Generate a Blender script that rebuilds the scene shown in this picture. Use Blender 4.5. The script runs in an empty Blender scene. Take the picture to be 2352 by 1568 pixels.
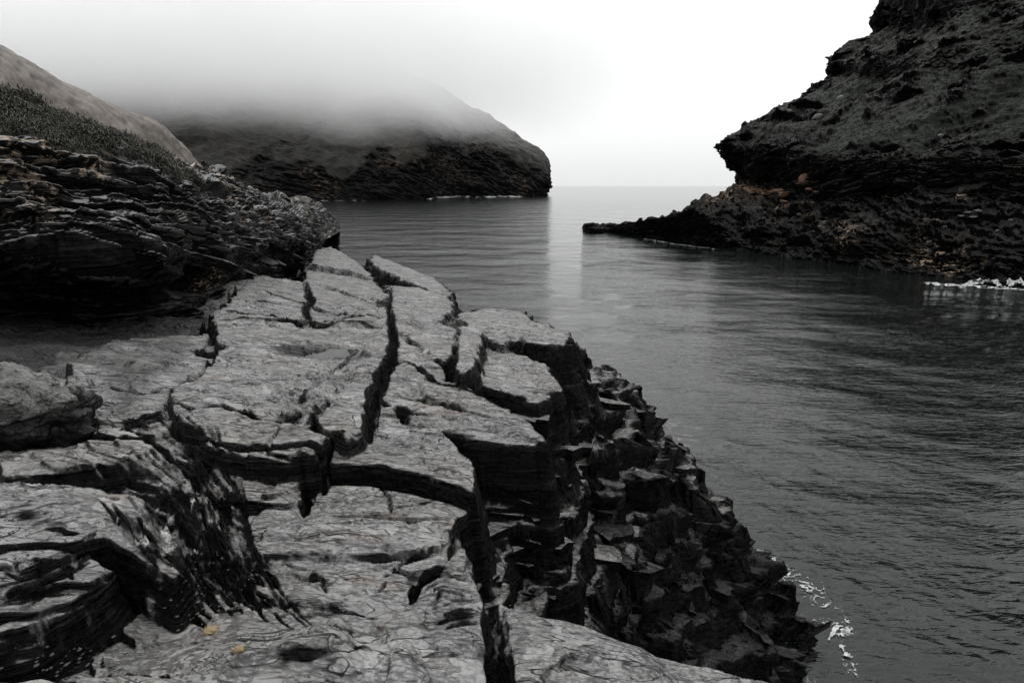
import bpy, math, random
import numpy as np

# ------------------------------------------------------------------ camera, sky, light
CZ = 11.0                                   # eye height above the sea
FPX = 1307.0                                # focal length in pixels of a 2352 px wide frame (20 mm on 36 mm)
PITCH = math.atan((784 - 425) / FPX)
CP, SP = math.cos(PITCH), math.sin(PITCH)
scene = bpy.context.scene
C = scene.collection
cam_d = bpy.data.cameras.new("camera")
cam_d.sensor_width = 36.0
cam_d.lens = 36.0 * FPX / 2352.0
cam_d.clip_start = 0.1
cam_d.clip_end = 20000
cam = bpy.data.objects.new("camera", cam_d)
cam.location = (0, 0, CZ)
cam.rotation_euler = (math.pi / 2 - PITCH, 0, 0)
C.objects.link(cam)
scene.camera = cam

SUN_EL, SUN_AZ = math.radians(52), math.radians(8)      # azimuth clockwise from +Y (out to sea)
world = bpy.data.worlds.new("World")
scene.world = world
world.use_nodes = True
wn = world.node_tree
wn.nodes.clear()
sky = wn.nodes.new("ShaderNodeTexSky")
sky.sky_type = 'NISHITA'
sky.sun_disc = False
sky.sun_elevation = SUN_EL
sky.sun_rotation = SUN_AZ
sky.air_density = 2.0
sky.dust_density = 6.0
hs = wn.nodes.new("ShaderNodeHueSaturation")
hs.inputs['Saturation'].default_value = 0.04
sc_ = wn.nodes.new("ShaderNodeVectorMath"); sc_.operation = 'SCALE'; sc_.inputs['Scale'].default_value = 0.10
mixw = wn.nodes.new("ShaderNodeMixRGB")
mixw.inputs['Fac'].default_value = 0.80
mixw.inputs['Fac'].default_value = 0.9
# overcast sky: the zenith three times as bright as the horizon (CIE overcast luminance)
tc = wn.nodes.new("ShaderNodeTexCoord"); sp = wn.nodes.new("ShaderNodeSeparateXYZ")
mz = wn.nodes.new("ShaderNodeMath"); mz.operation = 'MAXIMUM'; mz.inputs[1].default_value = 0.0
ml = wn.nodes.new("ShaderNodeMath"); ml.operation = 'MULTIPLY_ADD'; ml.inputs[1].default_value = 2.0; ml.inputs[2].default_value = 1.0
cs = wn.nodes.new("ShaderNodeVectorMath"); cs.operation = 'SCALE'; cs.inputs[0].default_value = (0.905, 0.91, 0.915)
wn.links.new(tc.outputs['Generated'], sp.inputs[0]); wn.links.new(sp.outputs['Z'], mz.inputs[0])
wn.links.new(mz.outputs[0], ml.inputs[0]); wn.links.new(ml.outputs[0], cs.inputs['Scale'])
wn.links.new(cs.outputs[0], mixw.inputs['Color2'])
bg = wn.nodes.new("ShaderNodeBackground")
bg.inputs['Strength'].default_value = 1.0
wo = wn.nodes.new("ShaderNodeOutputWorld")
wn.links.new(sky.outputs[0], hs.inputs['Color'])
wn.links.new(hs.outputs[0], sc_.inputs[0])
wn.links.new(sc_.outputs[0], mixw.inputs['Color1'])
wn.links.new(mixw.outputs[0], bg.inputs['Color'])
wn.links.new(bg.outputs[0], wo.inputs['Surface'])

sun_d = bpy.data.lights.new("sun", 'SUN')
sun_d.energy = 1.0
sun_d.angle = math.radians(22)
sun_d.color = (1.0, 0.985, 0.96)
sun = bpy.data.objects.new("sun", sun_d)
sun.rotation_euler = (-(math.pi / 2 - SUN_EL), 0, -SUN_AZ)
sun.location = (0, 0, 60)
C.objects.link(sun)
scene.view_settings.view_transform = 'Standard'
scene.view_settings.look = 'None'
scene.view_settings.gamma = 1
scene.view_settings.use_curve_mapping = False
scene.view_settings.exposure = 0.0
scene.render.engine = 'CYCLES'
scene.cycles.max_bounces = 18
scene.cycles.diffuse_bounces = 3
scene.cycles.glossy_bounces = 3
scene.cycles.volume_bounces = 16
scene.cycles.volume_step_rate = 1.0
scene.cycles.volume_max_steps = 64
scene.cycles.use_denoising = True

# ------------------------------------------------------------------ numeric helpers
def h32(ix, iy, iz, seed):
    h = (ix.astype(np.uint32) * np.uint32(374761393)) ^ (iy.astype(np.uint32) * np.uint32(668265263)) ^ \
        (iz.astype(np.uint32) * np.uint32(2246822519)) ^ np.uint32((seed * 3266489917) & 0xffffffff)
    h ^= h >> np.uint32(15); h *= np.uint32(2246822519)
    h ^= h >> np.uint32(13); h *= np.uint32(3266489917)
    h ^= h >> np.uint32(16)
    return h

G2 = np.array([(math.cos(a), math.sin(a)) for a in np.linspace(0, 2 * math.pi, 16, endpoint=False)], dtype=np.float32)
G3 = np.random.RandomState(5).normal(size=(64, 3)).astype(np.float32)
G3 /= np.linalg.norm(G3, axis=1)[:, None]

def n2(x, y, seed=0):
    xi = np.floor(x).astype(np.int64); yi = np.floor(y).astype(np.int64)
    xf = (x - xi).astype(np.float32); yf = (y - yi).astype(np.float32)
    u = xf * xf * xf * (xf * (xf * 6 - 15) + 10); v = yf * yf * yf * (yf * (yf * 6 - 15) + 10)
    z0 = np.zeros(1, dtype=np.int64)
    def g(dx, dy):
        k = h32(xi + dx, yi + dy, z0, seed) & np.uint32(15)
        gg = G2[k]
        return gg[..., 0] * (xf - dx) + gg[..., 1] * (yf - dy)
    a = g(0, 0); b = g(1, 0); c = g(0, 1); d = g(1, 1)
    a = a + u * (b - a); c = c + u * (d - c)
    return (a + v * (c - a)) * 1.5

def n3(x, y, z, seed=0):
    xi = np.floor(x).astype(np.int64); yi = np.floor(y).astype(np.int64); zi = np.floor(z).astype(np.int64)
    xf = (x - xi).astype(np.float32); yf = (y - yi).astype(np.float32); zf = (z - zi).astype(np.float32)
    u = xf * xf * (3 - 2 * xf); v = yf * yf * (3 - 2 * yf); w = zf * zf * (3 - 2 * zf)
    def g(dx, dy, dz):
        k = h32(xi + dx, yi + dy, zi + dz, seed) & np.uint32(63)
        gg = G3[k]
        return gg[..., 0] * (xf - dx) + gg[..., 1] * (yf - dy) + gg[..., 2] * (zf - dz)
    def lay(dz):
        a = g(0, 0, dz); b = g(1, 0, dz); c = g(0, 1, dz); d = g(1, 1, dz)
        a = a + u * (b - a); c = c + u * (d - c)
        return a + v * (c - a)
    p = lay(0); q = lay(1)
    return (p + w * (q - p)) * 1.6

def fbm2(x, y, o=4, seed=0, gain=.5, lac=2.07):
    r = 0; a = 1.0; f = 1.0; s = 0
    for i in range(o):
        r = r + a * n2(x * f + 13.7 * i, y * f - 7.1 * i, seed + i); s += a
        a *= gain; f *= lac
    return r / s * 1.4

def fbm3(p, f=1.0, o=3, seed=0, gain=.5):
    r = 0; a = 1.0; s = 0
    for i in range(o):
        r = r + a * n3(p[:, 0] * f + 3.3 * i, p[:, 1] * f, p[:, 2] * f, seed + i); s += a
        a *= gain; f *= 2.07
    return r / s * 1.4

def sstep(a, b, x):
    t = np.clip((x - a) / (b - a), 0, 1)
    return t * t * (3 - 2 * t)

def ray(px, py):
    x = (px - 1176) / FPX; v = (784 - py) / FPX
    return np.array([x, CP + v * SP, -SP + v * CP])

def at_depth(px, py, Y):
    r = ray(px, py); t = Y / r[1]
    return r * t                                # relative to the eye

def at_z(px, py, z):
    r = ray(px, py); return r * (z / r[2])

BC, BY, BX = -1.6, -0.12, -0.10                  # the mean bedding surface of the ledge (relative to the eye)
def B(x, y): return BC + BY * y + BX * x
def on_B(px, py, dz=0.0):
    r = ray(px, py)
    t = (BC + dz) / (r[2] - BY * r[1] - BX * r[0])
    return r * t

def resample(pts, n):
    pts = np.asarray(pts, float)
    d = np.r_[0, np.cumsum(np.linalg.norm(np.diff(pts, axis=0), axis=1))]
    s = np.linspace(0, d[-1], n)
    return np.stack([np.interp(s, d, pts[:, k]) for k in range(pts.shape[1])], 1)

def poly_sd(x, y, poly):
    """signed distance to a polygon in plan, negative inside"""
    d2 = np.full(x.shape, 1e18); inside = np.zeros(x.shape, bool)
    n = len(poly)
    for i in range(n):
        ax, ay = poly[i]; bx, by = poly[(i + 1) % n]
        ex, ey = bx - ax, by - ay
        wx, wy = x - ax, y - ay
        t = np.clip((wx * ex + wy * ey) / (ex * ex + ey * ey + 1e-12), 0, 1)
        d2 = np.minimum(d2, (wx - t * ex) ** 2 + (wy - t * ey) ** 2)
        c = ((ay > y) != (by > y))
        xi = ax + (y - ay) / (ey if abs(ey) > 1e-9 else 1e-9) * ex
        inside ^= c & (x < xi)
    d = np.sqrt(d2)
    return np.where(inside, -d, d)

def line_d(x, y, line):
    d2 = np.full(x.shape, 1e18); tt = np.zeros(x.shape)
    n = len(line) - 1
    for i in range(n):
        ax, ay = line[i][:2]; bx, by = line[i + 1][:2]
        ex, ey = bx - ax, by - ay
        wx, wy = x - ax, y - ay
        t = np.clip((wx * ex + wy * ey) / (ex * ex + ey * ey + 1e-12), 0, 1)
        q = (wx - t * ex) ** 2 + (wy - t * ey) ** 2
        m = q < d2
        d2 = np.where(m, q, d2); tt = np.where(m, (i + t) / n, tt)
    return np.sqrt(d2), tt

def cat(P, n):
    """Catmull-Rom through rows of control points along axis 0"""
    P = np.concatenate([2 * P[:1] - P[1:2], P, 2 * P[-1:] - P[-2:-1]], 0)
    m = P.shape[0] - 3
    s = np.linspace(0, m, n); i = np.minimum(s.astype(int), m - 1); t = (s - i).reshape(-1, *([1] * (P.ndim - 1)))
    p0, p1, p2, p3 = P[i], P[i + 1], P[i + 2], P[i + 3]
    return .5 * (2 * p1 + (p2 - p0) * t + (2 * p0 - 5 * p1 + 4 * p2 - p3) * t ** 2 + (3 * p1 - p0 - 3 * p2 + p3) * t ** 3)

def grid_normals(G):
    du = np.gradient(G, axis=1); dv = np.gradient(G, axis=0)
    n = np.cross(du, dv); return n / (np.linalg.norm(n, axis=2, keepdims=True) + 1e-9)

def strata(P, nrm, bn, scales, seed, mask=1.0, warp=1.0, wf=.1):
    """push P along nrm bed by bed; scales: (bed thickness, push, lateral size)"""
    s = P @ bn + warp * fbm3(P, wf, 3, seed)
    t1 = np.cross(bn, [0, 0, 1.0]) if abs(bn[2]) < .95 else np.array([1.0, 0, 0])
    t1 = t1 / np.linalg.norm(t1); t2 = np.cross(bn, t1)
    a = P @ t1; b = P @ t2
    d = np.zeros(len(P))
    for q, (h, amp, L) in enumerate(scales):
        k = np.floor(s / h)
        v = n2(a / L + k * 7.13, b / L + k * 3.71, seed + 20 + q)
        v2 = n2(a / L * 3.1 + k * 1.7, b / L * 3.1 - k * 5.3, seed + 30 + q)
        v = np.round((v + .4 * v2) * 3) / 3 * .6 + .4 * (v + .4 * v2)
        d = d + amp * v
    return P + nrm * (d * mask)[:, None]

def sheet(rows, nu, nv, flip=False):
    R = np.array(rows, float)
    G = cat(R, nv)
    G = np.swapaxes(cat(np.swapaxes(G, 0, 1), nu), 0, 1)
    n = grid_normals(G)
    if flip: n = -n
    return G, n

def slope_of(G):
    n = grid_normals(G); return np.abs(n[..., 2]).ravel()

def pxrow(pts): return [at_depth(*q) for q in pts]

# ------------------------------------------------------------------ objects
def link(name, me, mat=None, parent=None):
    o = bpy.data.objects.new(name, me)
    C.objects.link(o)
    if parent is not None: o.parent = parent
    if mat is not None: me.materials.append(mat)
    return o

def tag(o, label=None, cat=None, group=None, kind=None):
    if label: o["label"] = label
    if cat: o["category"] = cat
    if group: o["group"] = group
    if kind: o["kind"] = kind
    return o

def mesh_np(name, co, faces, smooth=False, attrs=None):
    me = bpy.data.meshes.new(name)
    k = faces.shape[1]
    me.vertices.add(len(co)); me.vertices.foreach_set("co", np.ascontiguousarray(co, dtype=np.float32).ravel())
    me.loops.add(len(faces) * k); me.loops.foreach_set("vertex_index", np.ascontiguousarray(faces, dtype=np.int32).ravel())
    me.polygons.add(len(faces)); me.polygons.foreach_set("loop_start", np.arange(0, len(faces) * k, k, dtype=np.int32))
    me.polygons.foreach_set("use_smooth", np.full(len(faces), smooth, dtype=bool))
    if attrs:
        for nm, val in attrs.items():
            a = me.attributes.new(nm, 'FLOAT', 'POINT')
            a.data.foreach_set("value", np.ascontiguousarray(val, dtype=np.float32).ravel())
    me.update(calc_edges=True)
    return me

def sub_mesh(name, co, faces, attrs, smooth=False):
    """only the vertices that FACES use"""
    u, inv = np.unique(faces.ravel(), return_inverse=True)
    return mesh_np(name, co[u], inv.reshape(faces.shape), smooth, {k: v[u] for k, v in attrs.items()})

def grid_faces(nu, nv):
    i = np.arange(nu * nv).reshape(nv, nu)
    return np.stack([i[:-1, :-1], i[:-1, 1:], i[1:, 1:], i[1:, :-1]], -1).reshape(-1, 4)

# ------------------------------------------------------------------ materials
def new_mat(name):
    m = bpy.data.materials.new(name); m.use_nodes = True
    nt = m.node_tree; nt.nodes.clear()
    out = nt.nodes.new("ShaderNodeOutputMaterial")
    p = nt.nodes.new("ShaderNodeBsdfPrincipled")
    nt.links.new(p.outputs[0], out.inputs['Surface'])
    return m, nt, p

class N:
    def __init__(s, nt): s.nt = nt
    def node(s, t, **kw):
        n = s.nt.nodes.new(t)
        for k, v in kw.items(): setattr(n, k, v)
        return n
    def noise(s, vec, scale, detail=4, rough=.55, dist=0):
        n = s.node("ShaderNodeTexNoise"); n.inputs['Scale'].default_value = scale
        n.inputs['Detail'].default_value = detail; n.inputs['Roughness'].default_value = rough
        n.inputs['Distortion'].default_value = dist
        s.nt.links.new(vec, n.inputs['Vector']); return n.outputs['Fac']
    def ramp(s, fac, stops):
        r = s.node("ShaderNodeValToRGB"); e = r.color_ramp.elements
        while len(e) < len(stops): e.new(0.5)
        for q, (p, c) in zip(e, stops):
            q.position = p; q.color = (c, c, c, 1) if not hasattr(c, '__len__') else (*c, 1)
        s.nt.links.new(fac, r.inputs[0]); return r.outputs[0]
    def mix(s, fac, a, b, mode='MIX'):
        m = s.node("ShaderNodeMixRGB", blend_type=mode)
        for sock, v in ((m.inputs[0], fac), (m.inputs[1], a), (m.inputs[2], b)):
            if hasattr(v, 'links') or hasattr(v, 'is_linked'): s.nt.links.new(v, sock)
            elif isinstance(v, (int, float)): sock.default_value = v if sock is m.inputs[0] else (v, v, v, 1)
            else: sock.default_value = (*v, 1)
        return m.outputs[0]
    def math(s, op, a, b=0.0, clamp=False):
        m = s.node("ShaderNodeMath", operation=op); m.use_clamp = clamp
        for sock, v in ((m.inputs[0], a), (m.inputs[1], b)):
            if hasattr(v, 'is_linked'): s.nt.links.new(v, sock)
            else: sock.default_value = v
        return m.outputs[0]
    def attr(s, name):
        a = s.node("ShaderNodeAttribute"); a.attribute_name = name; return a.outputs['Fac']
    def mapping(s, vec, scale=(1, 1, 1), rot=(0, 0, 0)):
        m = s.node("ShaderNodeMapping"); m.inputs['Scale'].default_value = scale; m.inputs['Rotation'].default_value = rot
        s.nt.links.new(vec, m.inputs['Vector']); return m.outputs[0]
    def pos(s):
        return s.node("ShaderNodeNewGeometry").outputs['Position']
    def bump(s, h, strength, dist, normal=None):
        b = s.node("ShaderNodeBump"); b.inputs['Strength'].default_value = strength; b.inputs['Distance'].default_value = dist
        s.nt.links.new(h, b.inputs['Height'])
        if normal is not None: s.nt.links.new(normal, b.inputs['Normal'])
        return b.outputs[0]

def slate(name, unit=1.0, pale=(0.27, 0.27, 0.268), dark=(0.0035, 0.0035, 0.0035), grass=None, rough=.62, spec=.09, flakes=0.0):
    """slate: worn cleavage faces are pale, steep broken faces (attribute 'edge') are black from painted shade. unit: size of the grain in metres"""
    m, nt, p = new_mat(name); n = N(nt)
    pos = n.pos()
    st = n.mapping(pos, (0.55 / unit, 1.9 / unit, 2.4 / unit), (0.05, 0.03, 0.28))
    a = n.noise(st, 1.3, 6, .6, .4)
    b = n.noise(n.mapping(pos, (1 / unit,) * 3), 7.0, 5, .62)
    fine = n.noise(st, 22.0, 5, .65, .3)
    col = n.mix(n.ramp(a, [(.36, 0), (.62, 1)]), tuple(c * .50 for c in pale), pale)
    col = n.mix(n.ramp(b, [(.35, 1), (.62, 0)]), col, tuple(c * .75 for c in pale))
    col = n.mix(n.ramp(fine, [(.34, .8), (.50, 0)]), col, tuple(c * .25 for c in pale))
    grit = n.noise(n.mapping(pos, (1 / unit,) * 3), 34.0, 4, .7)
    col = n.mix(n.ramp(grit, [(.36, .7), (.47, 0)]), col, tuple(c * .3 for c in pale))
    col = n.mix(n.ramp(grit, [(.60, 0), (.72, .5)]), col, tuple(min(1, c * 1.45) for c in pale))
    warm = n.noise(n.mapping(pos, (1 / unit,) * 3), .9, 4, .6)
    col = n.mix(n.ramp(warm, [(.50, 0), (.75, .35)]), col, (pale[0] * .95, pale[1] * .84, pale[2] * .74))
    # black lichen freckles and hairline stains
    lk = n.noise(st, 5.5, 8, .72, .8)
    col = n.mix(n.ramp(lk, [(.60, 0), (.66, .8)]), col, tuple(c * .12 for c in pale))
    fl_h = None
    if flakes:
        def flake(src, k, sharp):
            h = n.math('MULTIPLY', src, k); f = n.math('FRACT', h)
            st_ = n.node("ShaderNodeMapRange"); st_.interpolation_type = 'SMOOTHSTEP'
            st_.inputs['From Min'].default_value = sharp; st_.inputs['From Max'].default_value = 1.0
            nt.links.new(f, st_.inputs['Value'])
            hh = n.math('ADD', n.math('FLOOR', h), st_.outputs[0])
            line = n.ramp(f, [(sharp - .02, 0), (sharp + .03, 1), (.97, 1), (1.0, 0)])
            return hh, line
        s1 = n.noise(st, .9, 4.5, .56, .7); s2 = n.noise(n.mapping(pos, (.8, 3.0, 3.0), (0, 0, .42)), 1.3, 4.5, .6, .9)
        h1, l1 = flake(s1, 12.0, .89); h2, l2 = flake(s2, 11.0, .87)
        m1 = n.ramp(n.noise(n.mapping(pos, (.8, 1.6, 1)), 1.3, 4, .6), [(.42, 0), (.52, 1)])
        m2 = n.ramp(n.noise(n.mapping(pos, (1.1, 1.5, 1), (0, 0, .3)), 1.7, 4, .65), [(.44, 0), (.54, 1)])
        tread = n.math('SUBTRACT', 1.0, n.attr('edge'), True)
        l1 = n.math('MULTIPLY', n.math('MULTIPLY', l1, m1), tread); l2 = n.math('MULTIPLY', n.math('MULTIPLY', l2, m2), tread)
        col = n.mix(n.math('MULTIPLY', l1, 1.0 * flakes), col, tuple(c * .08 for c in pale))
        col = n.mix(n.math('MULTIPLY', l2, .95 * flakes), col, tuple(c * .10 for c in pale))
        fl_h = n.math('ADD', n.math('MULTIPLY', h1, m1), n.math('MULTIPLY', n.math('MULTIPLY', h2, m2), .8))
    rust = n.math('MULTIPLY', n.attr('rust'), n.ramp(n.noise(st, 6, 8, .75, .6), [(.50, 0), (.56, 1)]))
    col = n.mix(rust, col, (0.13, 0.095, 0.075))
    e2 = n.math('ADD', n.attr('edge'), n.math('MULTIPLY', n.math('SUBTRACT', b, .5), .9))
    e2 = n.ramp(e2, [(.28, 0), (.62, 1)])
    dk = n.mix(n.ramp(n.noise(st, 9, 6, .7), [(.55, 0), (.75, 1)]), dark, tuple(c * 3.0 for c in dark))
    col = n.mix(e2, col, dk)  # shade of the steep faces put into the colour
    wet = n.attr('wet')
    wz = n.ramp(n.math('ADD', wet, n.math('MULTIPLY', n.math('SUBTRACT', a, .5), 1.1)), [(.35, 0), (.75, .93)])
    col = n.mix(wz, col, dk)
    qz = n.math('MULTIPLY', n.attr('quartz'), n.ramp(n.noise(st, 2.6, 9, .72, 1.4), [(.54, 0), (.58, 1)]))
    col = n.mix(qz, col, (0.36, 0.28, 0.21))
    lic = n.math('MULTIPLY', n.attr('lichen'), n.ramp(n.noise(n.mapping(pos, (1 / unit,) * 3), 26, 4, .6), [(.36, 0), (.46, 1)]))
    col = n.mix(lic, col, (0.34, 0.34, 0.33))
    if grass is not None:
        gz = n.noise(n.mapping(pos, (1 / unit,) * 3), 2.2, 8, .75, .5)
        gc = n.mix(n.ramp(gz, [(.35, 0), (.68, 1)]), tuple(c * .25 for c in grass[0]), grass[0])
        gc = n.mix(n.ramp(n.noise(n.mapping(pos, (1 / unit,) * 3), .5, 4, .6), [(.45, 0), (.7, 1)]), gc, n.mix(n.ramp(gz, [(.35, 0), (.68, 1)]), tuple(c * .25 for c in grass[1]), grass[1]))
        col = n.mix(n.attr('grass'), col, gc)
    lay = n.noise(n.mapping(pos, (.7 / unit, .7 / unit, 17 / unit), (.12, -.10, 0)), 1.0, 5, .62, .25)
    lay2 = n.noise(n.mapping(pos, (2.2 / unit, 2.2 / unit, 60 / unit), (.12, -.10, 0)), 1.0, 4, .6, .2)
    em = n.math('MULTIPLY', n.attr('edge'), 1.0, True)
    nog = n.math('SUBTRACT', 1.0, n.attr('grass'), True) 
    col = n.mix(n.math('MULTIPLY', n.math('MULTIPLY', em, nog), n.ramp(n.math('ADD', n.math('MULTIPLY', lay, .5), n.math('MULTIPLY', lay2, .5)), [(.55, 0), (.64, .8)])), col, tuple(c * .13 for c in pale))
    nt.links.new(col, p.inputs['Base Color'])
    rr = n.mix(fine, rough - .2, rough + .12)
    rr = n.mix(n.attr('edge'), rr, .5)
    nt.links.new(rr, p.inputs['Roughness'])
    nt.links.new(n.mix(n.attr('edge'), spec * 2.4, spec * .5), p.inputs['Specular IOR Level'])
    bm = n.bump(fine, .55, .012 * unit)
    bm = n.bump(lk, .6, .03 * unit, bm)
    bm = n.bump(n.noise(n.mapping(pos, (1 / unit,) * 3), 60, 3, .6), .35, .004 * unit, bm)
    if fl_h is not None: bm = n.bump(fl_h, 1.0, .020 * unit, bm)
    lb = n.node("ShaderNodeBump"); lb.inputs['Distance'].default_value = .10 * unit
    nt.links.new(n.math('MULTIPLY', em, nog), lb.inputs['Strength'])
    nt.links.new(n.math('ADD', lay, n.math('MULTIPLY', lay2, .4)), lb.inputs['Height']); nt.links.new(bm, lb.inputs['Normal'])
    nt.links.new(lb.outputs[0], p.inputs['Normal'])
    return m

M_LEDGE = slate("ledge_slate", 1.0, pale=(.225, .225, .222), flakes=1.0)
M_BOULDER = slate("boulder_slate", .6, pale=(.14, .14, .136), flakes=.8)
M_CROP = slate("outcrop_slate", 1.6, pale=(.165, .165, .165), dark=(.002, .002, .002), grass=((.026, .030, .022), (.033, .030, .022)))
M_CLIFF = slate("cliff_slate", 5.0, spec=.012, pale=(.017, .0165, .016), dark=(.0018, .0018, .0018), grass=((.019, .022, .018), (.010, .0115, .0095)))
M_HEAD = slate("headland_slate", 18.0, pale=(.022, .021, .021), dark=(.005, .005, .005), spec=.012, grass=((.052, .053, .049), (.060, .054, .047)))
M_HILL = slate("hill_turf", 3.2, pale=(.1, .1, .1), dark=(.02, .02, .02), grass=((.13, .107, .09), (.050, .048, .042)))

def extra(nv, **kw):
    d = {k: np.zeros(nv, dtype=np.float32) for k in ('edge', 'rust', 'lichen', 'wet', 'quartz', 'grass')}  # edge holds the painted shade of steep faces
    d.update(kw); return d

# ------------------------------------------------------------------ the ledge under and before the eye
# slabs: outline as (px, py[, z]) seen from the eye and carried to their own plane; dz lifts a slab off the mean bedding
SLABS = []
def slab(pts, dz=0.0, slope=5.0, warp=.05, part=True, tilt=None):
    P = []; dz *= .62
    slope = min(slope, 5.0 if len(pts[0]) == 2 else 2.0)
    if len(pts[0]) == 3: warp *= .6
    for q in pts:
        P.append(at_z(q[0], q[1], q[2]) if len(q) == 3 else on_B(q[0], q[1], dz))
    P = np.array(P)
    # plane through the corners, its slopes drawn towards those of the bedding
    m = P.mean(0); D = P[:, :2] - m[:2]; r = P[:, 2] - m[2] - D @ np.array([BX, BY])
    lam = .35 * len(P) if len(pts[0]) == 3 else 1e6
    sl = np.linalg.solve(D.T @ D + lam * np.eye(2), D.T @ r) + np.array([BX, BY])
    sl = np.array([np.clip(sl[0], -.42, .10), np.clip(sl[1], -.25, .10)])
    co = np.array([sl[0], sl[1], m[2] - sl @ m[:2]])
    for i, q in enumerate(pts):                      # the outline again, now on that plane
        rr = ray(q[0], q[1]); t = co[2] / (rr[2] - co[0] * rr[0] - co[1] * rr[1])
        if 0 < t < 80: P[i] = rr * t
    SLABS.append(dict(poly=P[:, :2], co=co, slope=slope, warp=warp, part=part))

# upper platform and path
slab([(500,750),(640,752),(820,752),(880,770),(860,800),(800,860),(700,940),(720,960),(766,1011),(735,1062),(640,1056),(560,1040),(470,1018),(425,985),(400,940),(395,895),(450,850),(500,800)], 0.0)
slab([(150,830),(300,775),(478,770),(470,830),(400,900),(380,950),(420,1000),(330,1010),(230,990),(170,930)], -.16, warp=.09)
slab([(480,716),(560,690),(640,700),(760,720),(880,745),(870,752),(640,745),(500,742)], .10, slope=3)
slab([(560,655),(640,640),(700,650),(700,690),(760,712),(700,708),(600,690),(520,700)], .12)
slab([(705,650),(860,690),(885,735),(800,728),(715,695)], .12)
slab([(700,610),(800,622),(850,640),(890,675),(870,690),(780,668),(705,645)], .16)
slab([(725,575,-3.4),(760,566,-3.4),(820,600,-3.4),(850,636,-3.4),(790,618,-3.4),(715,606,-3.4)], .34)
# knotted ridge between the platform and the seaward slabs
slab([(735,985),(722,958),(770,890),(830,800),(868,765),(896,780),(888,850),(862,900),(842,960),(836,1000),(800,1016)], .08, slope=6, warp=.04)
slab([(640,950),(720,880),(800,800),(850,770),(866,772),(830,830),(770,895),(715,956)], .08, slope=2, warp=.03)
# seaward slabs, each stepping down towards the water
slab([(885,655),(960,660),(1030,682),(1042,710),(1000,738),(940,735),(900,700)], .14, warp=.08)
slab([(860,585,-4.1),(930,612,-4.1),(1000,640,-4.1),(1030,668,-4.1),(1036,690,-4.1),(960,655,-4.1),(880,620,-4.1),(850,600,-4.1)], .05, warp=.15)
slab([(930,745),(1000,742),(1060,762),(1050,800),(1020,830),(975,800),(935,775)], .05, warp=.08)
slab([(1050,720),(1130,706),(1200,716),(1230,740),(1215,770),(1150,790),(1095,765)], .08, warp=.10)
slab([(1200,738),(1250,742),(1303,764),(1300,790),(1240,790),(1195,778)], .05, slope=8, warp=.07)
slab([(1056,757),(1085,745),(1110,766),(1098,815),(1083,850),(1062,868),(1046,840)], .22, slope=9, warp=.03)
slab([(1112,800),(1180,806),(1240,835),(1290,872),(1290,900),(1240,925),(1160,900),(1088,888),(1085,855)], -.20, slope=7, warp=.08)
slab([(964,822),(1000,858),(1072,888),(1169,932),(1248,1002),(1256,1012),(1198,998),(1047,962),(932,926),(872,912),(903,838)], -.05, slope=8, warp=.05)
slab([(905,775),(960,800),(1010,845),(1030,870),(990,850),(925,830),(890,820)], -.05, slope=6, warp=.06)
slab([(840,925),(905,930),(935,975),(860,965)], -.12, warp=.03)
slab([(935,945),(1050,970),(1170,1000),(1256,1015),(1225,1022),(1110,1010),(1000,990),(930,965)], -.14, slope=8, warp=.03)
slab([(824,968),(932,971),(1004,993),(1050,1025),(1083,1065),(1096,1100),(1094,1140),(1020,1118),(964,1098),(860,1076),(737,1070),(766,1011)], -.17, slope=8, warp=.025)
slab([(1290,900,-4.6),(1380,915,-4.9),(1437,965,-5.2),(1435,1000,-5.3),(1330,985,-5.0),(1262,960,-4.7)], slope=7, warp=.14)
slab([(1255,1015,-4.9),(1330,1010,-5.0),(1380,1030,-5.2),(1369,1051,-5.3),(1290,1060,-5.2)], slope=7, warp=.12)
slab([(1380,1000,-5.3),(1450,1000,-5.5),(1500,1060,-6.0),(1480,1090,-6.1),(1400,1070,-5.7)], slope=7, warp=.14)
slab([(1260,1044,-5.1),(1369,1051,-5.5),(1422,1115,-6.2),(1457,1174,-6.8),(1468,1262,-7.4),(1415,1205,-6.9),(1351,1160,-6.3),(1300,1105,-5.7)], slope=4, warp=.2)
# outer rim
slab([(1310,790,-4.6),(1370,845,-4.9),(1450,895,-5.3),(1455,930,-5.5),(1370,900,-5.1),(1290,850,-4.7)], slope=8, warp=.12)
slab([(1455,925,-5.6),(1525,975,-6.2),(1530,1020,-6.5),(1455,985,-5.9)], slope=8, warp=.12)
slab([(1530,1010,-6.6),(1595,1070,-7.2),(1600,1110,-7.5),(1530,1060,-6.9)], slope=8, warp=.12)
slab([(1590,1100,-7.6),(1655,1165,-8.2),(1650,1200,-8.4),(1580,1150,-7.9)], slope=8, warp=.12)
slab([(1650,1190,-8.6),(1715,1245,-9.2),(1700,1290,-9.4),(1630,1230,-8.9)], slope=8, warp=.14)
slab([(1800,1480,-10.7),(1870,1490,-10.8),(1850,1560,-10.9),(1780,1540,-10.8)], slope=3, warp=.15)
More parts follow.
